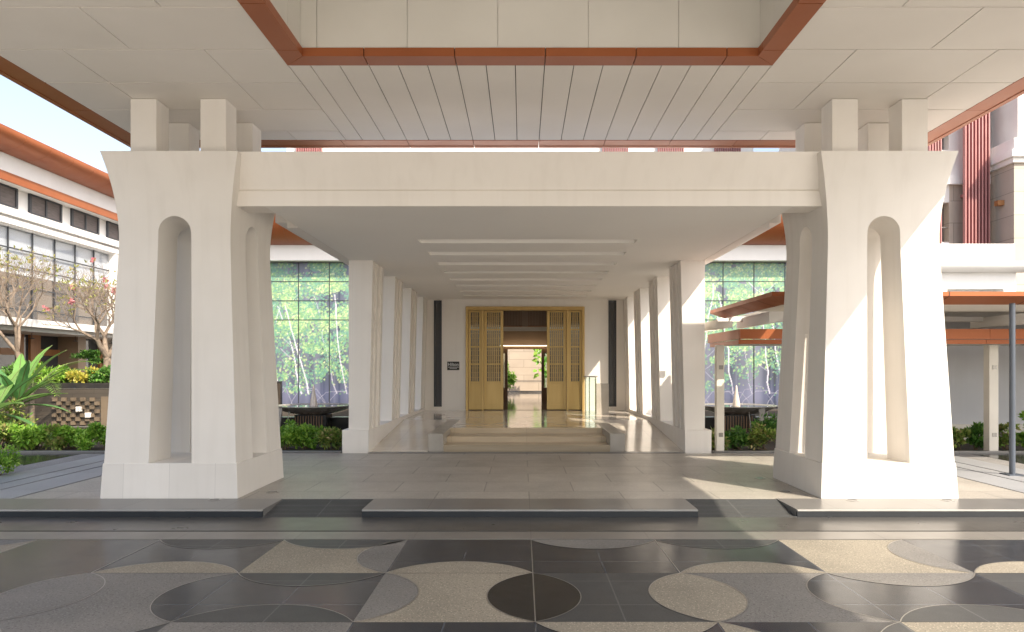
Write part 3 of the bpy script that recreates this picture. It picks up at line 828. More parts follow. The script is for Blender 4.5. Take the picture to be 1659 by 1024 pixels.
for (px,yy,hh,mt,lab) in ((1552,14.5,0.50,'leafV','pale variegated shrub right of the sunlit pillar'),(1580,14.6,0.55,'leafD','dark green shrub left of the cream double post'),
        (1632,14.4,0.62,'leafV','yellowish shrub between cream post and slate pole'),(1668,14.4,0.9,'leaf','tall green shrub at the right edge of view')):
    S += 1; shrub('shrub', lab, PX(px,yy), yy, -0.03, 0.26, 0.3, hh, M[mt], 800, 0.10, S, 'shrubs by the grey wall on the right')

# banana plants
def banana(label, x, y, z, leaves, seed):
    r = random.Random(seed); root = thing('banana_plant', label, 'plant', (x,y,z), 'banana plants on the left')
    b = MB(); b.tube([(x,y,z-0.05),(x+0.02,y,z+0.45),(x,y,z+0.8)],[0.06,0.05,0.035],8); obj('stem', b, M['stem'], root, smooth=60)
    for (az_, el_, L_, W_) in leaves:
        b = MB(); n = 14; p = Vector((x,y,z+0.72)); e = R(el_); d2 = Vector((math.cos(R(az_)),math.sin(R(az_)),0)); sd_ = Vector((-d2.y,d2.x,0))
        pts = []
        for i in range(n+1):
            pts.append(p.copy()); p = p + (d2*math.cos(e)+Vector((0,0,1))*math.sin(e))*L_/n; e -= R(2.4)*L_*(0.3+i/n)
        for i in range(2,n):
            for sgn in (-1,1):
                def wv(k):
                    u = (k-2)/(n-2); return W_*0.5*(math.sin(PI*min(1,u**0.75*0.97+0.03))**0.7 if u < 1 else 0)
                j = r.uniform(0.86,1.06)
                a0 = pts[i]; a1 = pts[i+1]
                o0 = a0+sd_*sgn*wv(i)*j+Vector((0,0,wv(i)*0.28)); o1 = a1+sd_*sgn*wv(i+1)*j+Vector((0,0,wv(i+1)*0.28))
                b.quad(a0,a1,o1,o0)
        nb_ = MB(); nb_.tube(pts,[0.014]*3+[0.010]*(n-2),5)
        lf = obj('leaf', b, M['banana'], root, smooth=60); obj('midrib', nb_, M['stem'], lf)
banana('tall banana plant with broad upright leaves in the left bed', PX(28,15.6), 15.6, 0.1, [(12,66,1.6,0.25),(70,74,1.6,0.26),(165,58,1.5,0.27),(-15,40,1.2,0.20),(-75,50,1.1,0.22),(215,50,1.3,0.26),(120,66,1.5,0.26),(-3,4,1.25,0.17),(35,52,1.3,0.22),(-40,62,1.3,0.22),(5,24,1.1,0.18)], 1)
banana('smaller banana plant with drooping leaves at the left edge', PX(-8,14.9), 14.9, 0.0, [(20,55,1.2,0.32),(80,65,1.2,0.3),(170,40,1.1,0.3),(-30,20,1.2,0.28),(0,-14,1.3,0.20),(240,40,1.1,0.3),(40,30,1.1,0.26)], 2)
# feathery palm
def palm(label, x, y, z, fr, seed, Lf=1.5):
    r = random.Random(seed); root = thing('palm', label, 'palm', (x,y,z))
    b = MB(); b.tube([(x,y,z-0.05),(x,y,z+0.7)],[0.06,0.05],8); obj('trunk', b, M['bark'], root, smooth=60)
    for az_, el_ in fr:
        d2 = Vector((math.cos(R(az_)),math.sin(R(az_)),0)); sd_ = Vector((-d2.y,d2.x,0)); e = R(el_); p = Vector((x,y,z+0.7)); n = 26; pts = []
        for i in range(n+1):
            pts.append(p.copy()); p = p+(d2*math.cos(e)+Vector((0,0,1))*math.sin(e))*Lf/n; e -= R(3.6)*(0.4+i/n)
        b = MB()
        for i in range(3,n):
            t = (pts[i+1]-pts[i]).normalized(); l = 0.36*math.sin(PI*(0.15+0.8*i/n))
            for sgn in (-1,1):
                b.leaf(pts[i], (sd_*sgn*0.9+t*0.75+Vector((0,0,-0.15))), Vector((0,0,1)), l, 0.030)
        f = obj('frond', b, M['leaf'], root, merge=False)
        b = MB(); b.tube(pts,[0.012*(1-0.7*i/n) for i in range(n+1)],5); obj('rachis', b, M['stem'], f)
palm('feathery palm with arching fronds behind the banana plants', PX(52,17.0), 17.0, 0.35, [(5,45),(60,55),(120,50),(180,35),(240,40),(-40,30)], 4, 1.9)
S += 1; shrub('shrub', 'loose yellow green shrub under the banana leaves at left edge', PX(22,15.2), 15.2, -0.03, 0.55, 0.4, 1.0, M['leafV'], 1500, 0.10, S)

# raised pool wall with chequer mosaic
pw = thing('fountain_wall', 'curved dark slate pool wall with chequered stone panels at left', 'wall', (-11.5,18.0,0))
b = MB(); n = 16; xa, xb = -19.0, -8.2
def pwy(x): return 18.0 + 0.035*(x+11.3)**2
xs = [xa+(xb-xa)*i/n for i in range(n+1)]
for i in range(n):
    x0, x1 = xs[i], xs[i+1]; y0, y1 = pwy(x0), pwy(x1)
    b.quad((x0,y0,-0.1),(x1,y1,-0.1),(x1,y1,1.12),(x0,y0,1.12)); b.quad((x0,y0,1.12),(x1,y1,1.12),(x1,y1+0.3,1.12),(x0,y0+0.3,1.12))
    b.quad((x0,y0+0.3,1.12),(x1,y1+0.3,1.12),(x1,y1+0.3,0.9),(x0,y0+0.3,0.9))
obj('wall_face', b, M['poolwall'], pw, smooth=30)
b = MB(); rr = random.Random(8)
for px0 in (-11.75,-9.62):
    for i in range(10):
        for k in range(7):
            x = px0+i*0.12-0.25; z = 0.20+k*0.10; y = pwy(x+0.06)
            pr = 0.018 if (i+k) % 2 else 0.05
            if (i+k) % 2 == 0: b.box(x+0.004,x+0.116,y-pr,y+0.02,z+0.004,z+0.096)
    b.box(px0+0.98,px0+1.20,pwy(px0+1.1)-0.02,pwy(px0+1.1)+0.02,0.1,0.92)
obj('chequer_panel', b, M['mosaicA'], pw, merge=False)
b = MB(); b.tube([(x,pwy(x)-0.10,0.16) for x in xs],0.018,6); obj('pipe_rail', b, M['inlay'], pw, smooth=60)
b = MB()
for dx,dz in ((-11.35,0.55),(-11.12,0.40)): b.box(dx,dx+0.12,pwy(dx)-0.10,pwy(dx)-0.02,dz,dz+0.12)
obj('spout', b, M['white'], pw)
b = MB(); b.quad((-19,18.3,1.06),(-8.2,18.3,1.06),(-8.2,21.2,1.06),(-19,21.2,1.06))
o = struct('pool_water', b, M['water'])
tb = thing('raised_planter', 'black stone edged raised planter behind the pool at left', 'planter', (-12,21.2,0))
b = MB(); b.box(-17.5,-8.2,21.2,21.4,0,1.2); b.box(-17.5,-8.2,23.8,24.0,0,1.2); obj('edge', b, M['blackstone'], tb)
b = MB(); b.box(-17.5,-8.2,21.4,23.8,0,1.13); obj('soil', b, M['soil'], tb)
for (px,yy,hh,rx,mt,lab) in ((75,21.8,0.62,0.6,'leaf','bright green bush on the raised planter left of the golden one'),(138,21.9,0.50,0.45,'leafY','golden yellow leaved bush on the raised planter'),
        (168,21.9,0.55,0.45,'leafD','dark green bush on the raised planter under the flowering tree'),(104,22.4,0.5,0.4,'leafD','dark bush in the middle of the raised planter'),(20,22,0.7,0.7,'leafD','dark bush on the raised planter behind the banana plants')):
    S += 1; shrub('bush', lab, PX(px,yy), yy, 1.13, rx, 0.45, hh, M[mt], 1000, 0.12, S, 'bushes on the raised planter', 'bush')
# layered bonsai-like tree
bt = thing('cloud_pruned_tree', 'small tree with flat layered green pads before the timber doors', 'tree', (PX(153,22.6),22.6,1.13))
bx_ = PX(153,22.6); b = MB(); b.tube([(bx_,22.6,1.1),(bx_+0.06,22.6,1.6),(bx_-0.02,22.6,2.1)],[0.05,0.04,0.02],7); obj('trunk', b, M['bark'], bt, smooth=60)
b = MB(); rr = random.Random(21)
for (dx,z,rx) in ((-0.28,2.02,0.42),(0.25,1.86,0.42),(-0.1,2.12,0.3)):
    for i in range(420):
        a = rr.uniform(0,2*PI); q = math.sqrt(rr.random())*rx
        b.leaf((bx_+dx+q*math.cos(a),22.6+q*math.sin(a)*0.8,z+rr.uniform(-0.04,0.05)), rndunit(rr), Vector((0,0,1)), 0.10, 0.05)
obj('crown', b, M['leafD'], bt, merge=False)

# frangipani trees
def frangipani(label, x, y, z, h, seed, lean=(0,0), levels=6, spread=1.0, flowers=10, trunk_r=0.13):
    r = random.Random(seed); root = thing('frangipani_tree', label, 'tree', (x,y,z), 'bare frangipani trees on the left')
    tr = MB(); br = MB(); fl = MB(); tl = MB(); tips = []
    def grow(p, d, L_, rad, lev):
        n = 3; pts = [p]; q = p
        for i in range(n):
            d = (d + rndunit(r)*0.12 + Vector((0,0,0.07))).normalized(); q = q+d*L_/n; pts.append(q)
        r1 = rad*0.74
        (tr if lev <= 1 else br).tube(pts,[rad+(r1-rad)*i/n for i in range(n+1)], 7 if lev < 2 else 5)
        if lev >= levels:
            tips.append((q,d)); return
        k = 3 if lev in (0,1,3,4) else (2 if r.random() < 0.55 else 3)
        ph = r.uniform(0,2*PI)
        for j in range(k):
            a = ph+2*PI*j/k+r.uniform(-.4,.4); ax = d.orthogonal().normalized(); ay = d.cross(ax)
            sp = r.uniform(0.55,0.95)*spread
            dn = (d + (ax*math.cos(a)+ay*math.sin(a))*sp); dn.z *= 0.85; dn.z += 0.10
            grow(q, dn.normalized(), L_*r.uniform(0.66,0.9), r1*0.80, lev+1)
    grow(Vector((x,y,z-0.05)), Vector((lean[0],lean[1],1)).normalized(), h*0.27, trunk_r, 0)
    for i,(p,d) in enumerate(tips):
        if r.random() < 0.25:
            for j in range(3): tl.leaf(p, d+rndunit(r)*0.9, rndunit(r), r.uniform(0.07,0.15), 0.045)
    for (p,d) in r.sample(tips, min(flowers, len(tips))):
        fl = MB()
        for j in range(16): fl.leaf(p+d*0.06+rndunit(r)*0.035, rndunit(r), rndunit(r), 0.11, 0.075)
        obj('flower_cluster', fl, M['pinkflower'], root, merge=False)
    obj('trunk', tr, M['bark'], root, smooth=60, merge=False); obj('branches', br, M['bark'], root, smooth=60, merge=False)
    obj('tip_leaves', tl, M['tipleaf'], root, merge=False)
frangipani('dense bare frangipani with pink flowers beside the left pillar', PX(176,22.3), 22.3, 1.13, 3.3, 5, (-0.12,0), 7, 0.95, 12, 0.15)
frangipani('open bare frangipani with thin pale limbs at the left edge', PX(44,22.6), 22.6, 1.13, 4.1, 9, (-0.25,0), 7, 0.85, 0, 0.10)

# ------------------------------------------------------------------ fountain bowls
def bowl(x, y, label):
    t = thing('fountain_bowl', label, 'fountain', (x,y,0), 'dark water bowls beside the entrance')
    b = MB(); zt = PZ(657,y)
    b.lathe(x,y,[(0.30,zt-0.235),(0.60,zt-0.19),(0.84,zt-0.115),(1.00,zt-0.035),(1.045,zt-0.005),(1.045,zt+0.012),(1.015,zt+0.014),(0.97,zt-0.012)],56); obj('bowl', b, M['steel'], t, smooth=40)
    b = MB(); b.lathe(x,y,[(0.0,zt-0.012),(0.5,zt-0.012),(0.985,zt-0.012)],56); obj('water', b, M['water'], t)
    b = MB(); b.lathe(x,y,[(0.0,zt+0.55),(0.02,zt+0.52),(0.035,zt+0.40),(0.07,zt+0.2),(0.105,zt-0.01)],14); obj('jet', b, mat('foaming_water', (0.72,0.64,0.56), 0.25, (0.5,0.42,0.36), 14, 6, stretch=(3,3,0.5), bump=0.6, bscale=40), t, smooth=50)
    b = MB(); b.box(x-0.42,x+0.42,y-0.3,y+0.3,-0.1,zt-0.23); b.box(x-1.25,x-0.42,y+0.2,y+0.6,-0.1,zt-0.33); b.box(x+0.42,x+1.25,y+0.2,y+0.6,-0.1,zt-0.33); obj('pedestal', b, M['blackstone'], t, bevel=0.01)
    b = MB()
    for i in range(11): b.box(x-0.40+i*0.07,x-0.375+i*0.07,y-0.33,y-0.3,-0.05,zt-0.26)
    obj('grille', b, M['wood'], t)
    b = MB(); sx = x-0.62 if x < 0 else x+0.35
    b.prism([(sx-0.07,zt-0.02),(sx+0.10,zt-0.02),(sx+0.03,zt-0.62),(sx-0.01,zt-0.62)], y-0.95, y-0.90, 'y'); obj('spillway', b, M['steel'], t)
    b = MB(); b.tube([(sx-0.20,y-0.8,-0.05),(sx-0.26,y-0.75,zt-0.1)],0.012,6); obj('stay', b, M['inlay'], t)
    b = MB(); b.tube([(sx+0.13,y-0.8,-0.05),(sx+0.22,y-0.75,zt-0.1)],0.012,6); obj('stay', b, M['inlay'], t)
bowl(PX(508,19.0), 19.0, 'dark steel fountain bowl left of the entrance columns')
bowl(PX(1193,19.0), 19.0, 'dark steel fountain bowl right of the entrance behind the cream post')

# ------------------------------------------------------------------ mural facade either side of the entrance hall
def mural_grid(width, height, seed, mir):
    rng = np.random.RandomState(seed); res = 0.026
    nx, nz = int(width/res)+1, int(height/res)+1
    img = np.zeros((nz,nx,3)); Z, X = np.mgrid[0:nz,0:nx]; Z = Z*res; X = X*res
    base = np.array([0.070,0.076,0.120]); img[:] = base
    for k in range(60):                                       # vertical streaks of distant stems
        x = rng.uniform(0,width); wd = rng.uniform(0.03,0.25); a = rng.uniform(-0.07,0.08)
        img += (np.exp(-((X-x)/wd)**2)*a)[...,None]*np.array([0.8,0.8,1.0])
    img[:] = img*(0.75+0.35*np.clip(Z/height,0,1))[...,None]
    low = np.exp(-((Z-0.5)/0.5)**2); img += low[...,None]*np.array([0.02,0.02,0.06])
    def disc(x,z,r,c,al):
        i0,i1 = max(0,int((z-r)/res)),min(nz,int((z+r)/res)+2); j0,j1 = max(0,int((x-r)/res)),min(nx,int((x+r)/res)+2)
        if i0>=i1 or j0>=j1: return
        m = ((X[i0:i1,j0:j1]-x)**2+(Z[i0:i1,j0:j1]-z)**2 < r*r)[...,None]*al
        img[i0:i1,j0:j1] = img[i0:i1,j0:j1]*(1-m)+np.array(c)*m
    def line(pts, w0, w1, c, al=0.5):
        for i in range(len(pts)-1):
            (xa,za),(xb,zb) = pts[i],pts[i+1]; L_ = math.hypot(xb-xa,zb-za); n = max(2,int(L_/0.014))
            for k in range(n):
                u = k/n; t = (i+u)/(len(pts)-1); disc(xa+(xb-xa)*u, za+(zb-za)*u, max(0.014,w0+(w1-w0)*t), c, al)
    pal = np.array([[0.17,0.34,0.13],[0.27,0.45,0.19],[0.42,0.54,0.24],[0.11,0.30,0.20],[0.10,0.24,0.19],[0.53,0.60,0.32]])
    def crown(x,z,r,n,bright):
        for k in range(n):
            a = rng.uniform(0,2*PI); q = math.sqrt(rng.rand())*r
            c = pal[rng.choice(len(pal),p=bright)]*rng.uniform(0.75,1.15)
            disc(x+q*math.cos(a)*1.25, z+q*math.sin(a)*0.75, rng.uniform(0.018,0.048), c, 0.75)
    dark = [0.2,0.1,0.03,0.35,0.30,0.02]; lite = [0.22,0.28,0.2,0.1,0.06,0.14]; mid = [0.27,0.2,0.1,0.22,0.15,0.06]
    for k in range(40): crown(rng.uniform(0,width), rng.uniform(height*0.40,height), rng.uniform(0.35,0.7), 190, dark)
    xs_ = np.linspace(0.2,width-0.2,int(width*1.55))
    trunks = []
    for x in xs_:
        x = x+rng.uniform(-.25,.25); t = [(x,0.55)]; z = 0.55; dx = rng.uniform(-0.12,0.12)
        while z < height*rng.uniform(0.6,0.95):
            z += 0.45; x += dx+rng.uniform(-0.08,0.08); t.append((x,z))
        trunks.append(t); w_ = rng.uniform(0.014,0.036)
        c = np.array([0.62,0.60,0.72])*rng.uniform(0.7,1.1)
        line(t, w_, w_*0.5, c)
        for s in (-1,1):                                      # stilt roots
            r0 = t[0]; dz = rng.uniform(0.0,0.35); l = rng.uniform(0.4,1.3)
            line([(r0[0],r0[1]+dz),(r0[0]+s*l*0.45,r0[1]+dz*0.8),(r0[0]+s*l*0.85,r0[1]*0.5),(r0[0]+s*l,0.02)], 0.014,0.012,c*0.75,0.28)
        for k in range(3):
            i = rng.randint(1,len(t)); p = t[i]; s = rng.choice([-1,1]); line([p,(p[0]+s*0.3,p[1]+0.2),(p[0]+s*0.6,p[1]+0.5)],0.016,0.012,c,0.3)
    for k in range(58): crown(rng.uniform(0,width), rng.uniform(height*0.50,height*1.0), rng.uniform(0.25,0.55), 190, [dark,lite,mid,lite][k%4])
    for k in range(36): crown(rng.uniform(0,width), rng.uniform(height*0.20,height*0.66), rng.uniform(0.22,0.50), 95, [mid,dark,mid][k%3])
    for k in range(2000):                                     # loose single sprays of leaves
        z = rng.uniform(height*0.08,height)
        if rng.rand() < 0.25+0.75*z/height:
            disc(rng.uniform(0,width), z, rng.uniform(0.016,0.04), pal[rng.choice(len(pal),p=mid)]*rng.uniform(0.6,1.1), 0.7)
    for k in range(12):
        crown(rng.uniform(0,width), rng.uniform(height*0.12,height*0.45), rng.uniform(0.2,0.5), 60, [mid,dark][k%2])
    for t in trunks[::2]:
        for i in range(1,len(t)-1): line([t[i],t[i+1]],0.020,0.018,np.array([0.64,0.62,0.70]),0.6)
    img = np.clip(img,0.01,0.85)*0.92 + np.array([0.022,0.030,0.036])  # bluish glass haze painted over the whole print
    return img, nx, nz, res
YM = 29.0
def mural_facade(s, x_in, x_out, seed, label, label2):
    x0, x1 = sorted((s*x_in, s*x_out)); root = thing('glazed_facade', label, 'building', ((x0+x1)/2, YM, 0), 'mural glass facades beside the hall')
    zb, zt = 0.05, PZ(425,YM)
    mx0, mx1 = sorted((s*5.6, s*13.0))
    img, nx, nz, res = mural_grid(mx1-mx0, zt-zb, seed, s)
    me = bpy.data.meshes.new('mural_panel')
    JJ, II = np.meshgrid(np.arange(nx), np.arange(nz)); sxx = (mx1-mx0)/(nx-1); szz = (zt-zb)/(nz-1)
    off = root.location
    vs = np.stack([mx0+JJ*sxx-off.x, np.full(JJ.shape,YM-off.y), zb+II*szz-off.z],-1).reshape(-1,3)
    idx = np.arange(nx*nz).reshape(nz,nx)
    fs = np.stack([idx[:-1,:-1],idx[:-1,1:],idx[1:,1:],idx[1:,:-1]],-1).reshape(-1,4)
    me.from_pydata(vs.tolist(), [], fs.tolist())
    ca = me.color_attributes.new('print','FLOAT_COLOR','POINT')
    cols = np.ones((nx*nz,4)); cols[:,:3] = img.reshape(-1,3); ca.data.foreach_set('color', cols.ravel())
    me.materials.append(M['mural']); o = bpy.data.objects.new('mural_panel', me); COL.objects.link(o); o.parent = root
    b = MB(); b.box(x0,x1,YM+0.05,YM+0.5,-0.1,zt); obj('wall', b, M['facade_glass'], root)
    b = MB(); f = 0.014
    x = mx0
    while x <= mx1+0.01: b.box(x-f,x+f,YM-0.020,YM-0.002,zb,zt); x += 1.26
    for py in (425,456,487,518):
        z = PZ(py,YM); b.box(mx0,mx1,YM-0.018,YM-0.003,z-0.015,z+0.008)
    obj('mullion_grid', b, M['dark_metal'], root, merge=False)
    z2 = PZ(397,YM-0.5)
    b = MB(); b.box(x0,x1,YM-0.5,YM+0.5,zt,z2); obj('fascia', b, M['white'], root)
    b = MB(); prof = [(YM+0.2,z2+0.003)]
    for i in range(11):
        a = i/10*PI/2; prof.append((YM-0.45-1.5*math.sin(a)*0.95, z2+0.003+1.35*(1-math.cos(a))))
    prof += [(prof[-1][0], prof[-1][1]+0.08),(YM+0.2,prof[-1][1]+0.35)]
    k = x0
    while k < x1-0.01:
        b.prism(prof, k+0.006, min(x1,k+1.26)-0.006, 'x'); k += 1.26
    obj('eave', b, M['copper'], root, merge=False, smooth=25)
mural_facade(-1, 3.82, 14.4, 11, 'glass facade printed with a mangrove forest, left of the entrance', '')
mural_facade(1, 3.82, 13.8, 23, 'glass facade printed with a mangrove forest, right of the entrance', '')

# ------------------------------------------------------------------ left wing, running towards the camera
XW = -18.0
lw = thing('hotel_wing', 'long white wing with copper eaves and dark glass wall at left', 'building', (XW,27,0))
y0w, y1w = 10.0, 32.0
b = MB(); b.box(XW-8,XW-0.55,y0w,y1w+4,0,9.0); b.box(XW-0.55,XW-0.31,y0w,y1w-0.9,3.3,6.6); b.box(XW-0.55,XW,y0w,y1w,6.62,7.28); b.box(XW-0.54,XW-0.06,y0w,y1w,7.28,8.0)
obj('wall', b, M['white'], lw)
b = MB(); b.box(XW,XW+0.18,y0w,y1w,6.95,7.20); b.box(XW,XW+0.10,y0w,y1w,6.66,6.86); obj('ledge', b, M['white'], lw, bevel=0.01)
b = MB(); b.box(XW-0.55,XW+0.42,y0w,y1w+3,8.0,8.06); obj('soffit', b, M['white'], lw)
b = MB(); b.box(XW+0.42,XW+0.5,y0w,y1w+3,7.98,8.28); obj('copper_band', b, M['copper'], lw)
b = MB(); b.box(XW-0.5,XW+0.40,y0w,y1w+3,8.28,8.92); obj('fascia', b, M['white'], lw)
b = MB(); prof = [(XW-0.4,8.925)]
for i in range(13):
    a = i/12*PI/2; prof.append((XW+0.38+0.95*math.sin(a), 8.925+0.42*(1-math.cos(a))))
prof += [(prof[-1][0],prof[-1][1]+0.08),(XW-0.4,prof[-1][1]+0.25)]
k = y0w
while k < y1w+3: b.prism(prof, k+0.006, k+1.244, 'y'); k += 1.25
obj('eave', b, M['copper'], lw, merge=False, smooth=25)
k = 25.8-2.42*6
while k < 33:
    if k > y0w and k+1.82 < y1w+0.5:
        b = MB(); x = XW
        b.box(x-0.06,x+0.02,k,k+0.10,7.30,7.98); b.box(x-0.06,x+0.02,k+1.72,k+1.82,7.30,7.98); b.box(x-0.06,x+0.02,k+0.87,k+0.95,7.30,7.98); b.box(x-0.055,x+0.015,k,k+1.82,7.27,7.33); b.box(x-0.055,x+0.015,k,k+1.82,7.94,7.99)
        wn = obj('window', b, M['dark_metal'], lw)
        b = MB(); b.box(x-0.05,x-0.02,k+0.10,k+0.87,7.30,7.98); b.box(x-0.05,x-0.02,k+0.95,k+1.72,7.30,7.98); obj('blind', b, M['blind'], wn)
    k += 2.42
b = MB(); b.box(XW-0.215,XW-0.2,y0w,y1w-0.9,3.3,6.62); cg = obj('curtain_glass', b, M['wing_glass'], lw)
b = MB(); b.box(XW-0.308,XW-0.27,y0w,y1w-0.9,5.15,6.6); obj('pale_reflection', b, M['greywall'], lw)  # panels behind the glass added to imitate its reflections of buildings opposite
b = MB(); b.box(XW-0.308,XW-0.28,y0w,y1w-0.9,3.3,5.0); obj('dark_reflection', b, M['reflected_dark'], lw)  # darker lower part of the imitated reflection
for kk in range(9):
    b = MB(); yy = 11.6+kk*2.5; b.box(XW-0.279,XW-0.24,yy,yy+(1.3 if kk % 2 else 0.8),3.3,5.02); obj('tan_reflection', b, M['reflected_tan'], lw)  # tan strips stand in for a reflected wall with columns
b = MB(); b.box(XW-0.29,XW-0.235,y0w,y1w-0.9,5.02,5.15); obj('reflection_ledge', b, M['white'], lw)  # white band within the same imitated reflection
b = MB(); k = 24.97-1.25*12
while k < y1w-0.9: b.box(XW-0.199,XW-0.16,k-0.025,k+0.025,3.3,6.62); k += 1.25
for z in (3.75,4.55,5.25,5.9): b.box(XW-0.199,XW-0.165,y0w,y1w-0.9,z-0.022,z+0.022)
obj('mullion_grid', b, M['dark_metal'], cg, merge=False)
b = MB(); b.box(XW-0.45,XW+0.1,y1w-0.9,y1w,0,6.62); obj('end_pier', b, M['white'], lw)
b = MB(); b.box(XW-0.55,XW+1.5,y0w,y1w,3.02,3.28); b.box(XW-0.55,XW+1.2,y0w,y1w,2.88,3.02); obj('porch_roof', b, M['white'], lw, bevel=0.01)
dg = MB(); dg.box(XW-0.53,XW-0.50,y0w,y1w,0,2.88); obj('porch_glass', dg, M['facade_glass'], lw)
for i, yy in enumerate(np.arange(14.2, 31.0, 2.45)):
    b = MB(); b.box(XW-0.50,XW-0.40,yy,yy+0.55,0,2.88); b.box(XW-0.50,XW-0.42,yy+0.55,yy+1.9,2.12,2.36); b.box(XW-0.50,XW-0.40,yy+1.9,yy+2.1,0,2.88)
    obj('timber_door_frame', b, M['woodlight'], lw)
    if i % 2 == 0:
        b = MB(); b.box(XW-0.5,XW+0.3,yy-0.75,yy-0.25,0,2.88); obj('porch_pier', b, M['brown'], lw)
    b = MB(); b.tube([(XW+0.5,yy+1.2,2.88),(XW+0.5,yy+1.2,2.72)],0.012,6); b.lathe(XW+0.5,yy+1.2,[(0.0,2.72),(0.09,2.70),(0.09,2.68),(0,2.68)],12); obj('pendant', b, M['dark_metal'], lw)

# ------------------------------------------------------------------ right: covered walkway
cwk = thing('covered_walkway', 'low covered walkway roof with copper edges behind the right pillar', 'canopy', (8,12,0))
XR = 18.0; xl = 3.80+AX
yA, yB, zt = 10.80, 14.35, 2.81
b = MB(); c1 = 0.30; z1, z2 = zt-0.065, zt-0.165
def ring(i, z): return [(xl+i,yA+i*1.25,z),(XR,yA+i*1.25,z)],[(xl+i,yA+i*1.25,z),(xl+i,yB,z)]
b.quad((xl,yA,zt),(XR,yA,zt),(XR,yA,z1),(xl,yA,z1)); b.quad((xl,yA,z1),(XR,yA,z1),(XR,yA+0.38,z2),(xl+c1,yA+0.38,z2))
b.quad((xl,yA,zt),(xl,yA,z1),(xl,yB,z1),(xl,yB,zt)); b.quad((xl,yA,z1),(xl+c1,yA+0.38,z2),(xl+c1,yB,z2),(xl,yB,z1))
b.quad((xl,yA,zt),(xl,yB,zt),(xl+0.5,yB,zt+0.03),(xl+0.5,yA+0.5,zt+0.03)); b.quad((xl,yA,zt),(XR,yA,zt),(XR,yA+0.5,zt+0.03),(xl+0.5,yA+0.5,zt+0.03))
b.quad((xl,yB,zt),(xl,yB,z1),(xl+c1,yB,z2),(xl+0.5,yB,zt+0.03))
obj('copper_edge', b, M['copper'], cwk, merge=False)
b = MB()
for i in range(1,12):
    x = xl+0.1+1.3*i; b.box(x-0.006,x+0.006,yA-0.004,yA+0.004,z1,zt)
    b.quad((x-0.008,yA-0.002,z1-0.003),(x+0.008,yA-0.002,z1-0.003),(x+0.008,yA+0.38,z2-0.003),(x-0.008,yA+0.38,z2-0.003))
for y in (11.5,12.5,13.5):
    b.quad((xl-0.002,y,z1-0.003),(xl-0.002,y+0.02,z1-0.003),(xl+c1,y+0.02,z2-0.003),(xl+c1,y,z2-0.003))
obj('edge_seam', b, M['copper_dark'], cwk, merge=False)
b = MB(); b.box(xl+c1,XR,yA+0.38,12.55,z2,z2+0.05); obj('soffit', b, M['cream'], cwk)
b = MB(); b.box(xl+0.5,XR,yA+0.5,12.5,zt-0.05,zt+0.03); obj('roof_sheet', b, M['white'], cwk)
b = MB(); b.box(xl+1.3,XR,12.5,16.6,zt+0.0,zt+0.06); obj('rear_roof_sheet', b, M['cream'], cwk)
b = MB()
for x in (xl+0.55, 6.6, 9.0, 11.5, 14.0):
    b.prism([(x,z2),(x+0.42,z2),(x+0.10,z2-0.20),(x,z2-0.20)], 12.5, 14.4, 'y')
b.box(xl+0.3,XR,14.0,14.12,2.56,2.66); b.box(xl+0.3,XR,14.9,15.0,2.62,2.7)
obj('roof_beam', b, M['white'], cwk, bevel=0.004)
# lower copper gutter tier
xq = 4.05+AX; yq0, yq1 = 13.2, 15.5; zq0, zq1 = PZ(557,13.2), PZ(533,13.2)
b = MB()
yy = segs(xq, XR, 1.55, xq)
for i in range(len(yy)-1): b.box(yy[i]+0.004,yy[i+1]-0.004,yq0,yq0+0.06,zq0+0.09,zq1)
b.box(xq,xq+0.06,yq0+0.062,yq1,zq0+0.09,zq1)
for i in range(len(yy)-1): b.box(yy[i]+0.004,yy[i+1]-0.004,yq0+0.10,yq0+0.16,zq0,zq0+0.085)
b.box(xq+0.05,xq+0.11,yq0+0.165,yq1,zq0,zq0+0.085)
obj('copper_gutter', b, M['copper'], cwk, merge=False)
b = MB(); b.box(xq+0.12,XR,yq0+0.17,yq1,zq0+0.03,zq0+0.08); obj('gutter_soffit', b, M['cream'], cwk)
b = MB()
for i in range(7): b.box(xq-0.35+0.02,xq-0.02,yq0+0.4+0.3*i,yq0+0.44+0.3*i,zq1+0.05,zq1+0.17)
b.box(xq-0.36,xq-0.33,yq0+0.3,yq1,zq1+0.03,zq1+0.19)
obj('side_louvre', b, M['cream'], cwk)
for px, wd in ((1168,0.15),(1612,0.18)):
    x = PX(px,13.85); b = MB(); b.box(x-wd/2,x+wd/2,13.88,13.88+wd,0.0,zq0); 
    p = obj('post', b, M['cream'], cwk, bevel=0.006)
    b = MB(); b.box(x-0.03,x+0.05,13.87,13.885,1.62,1.70); b.box(x-0.03,x+0.05,13.87,13.885,0.30,0.38); obj('clip', b, M['inlay'], p)
x = PX(1651,10.8); b = MB(); b.tube([(x,10.95,0),(x,10.95,z2)],0.042,14); obj('pole', b, M['pole'], cwk, smooth=50)
b = MB(); b.box(x-0.12,x+0.12,10.83,11.07,0.0,0.015); obj('base_plate', b, M['pole'], cwk)

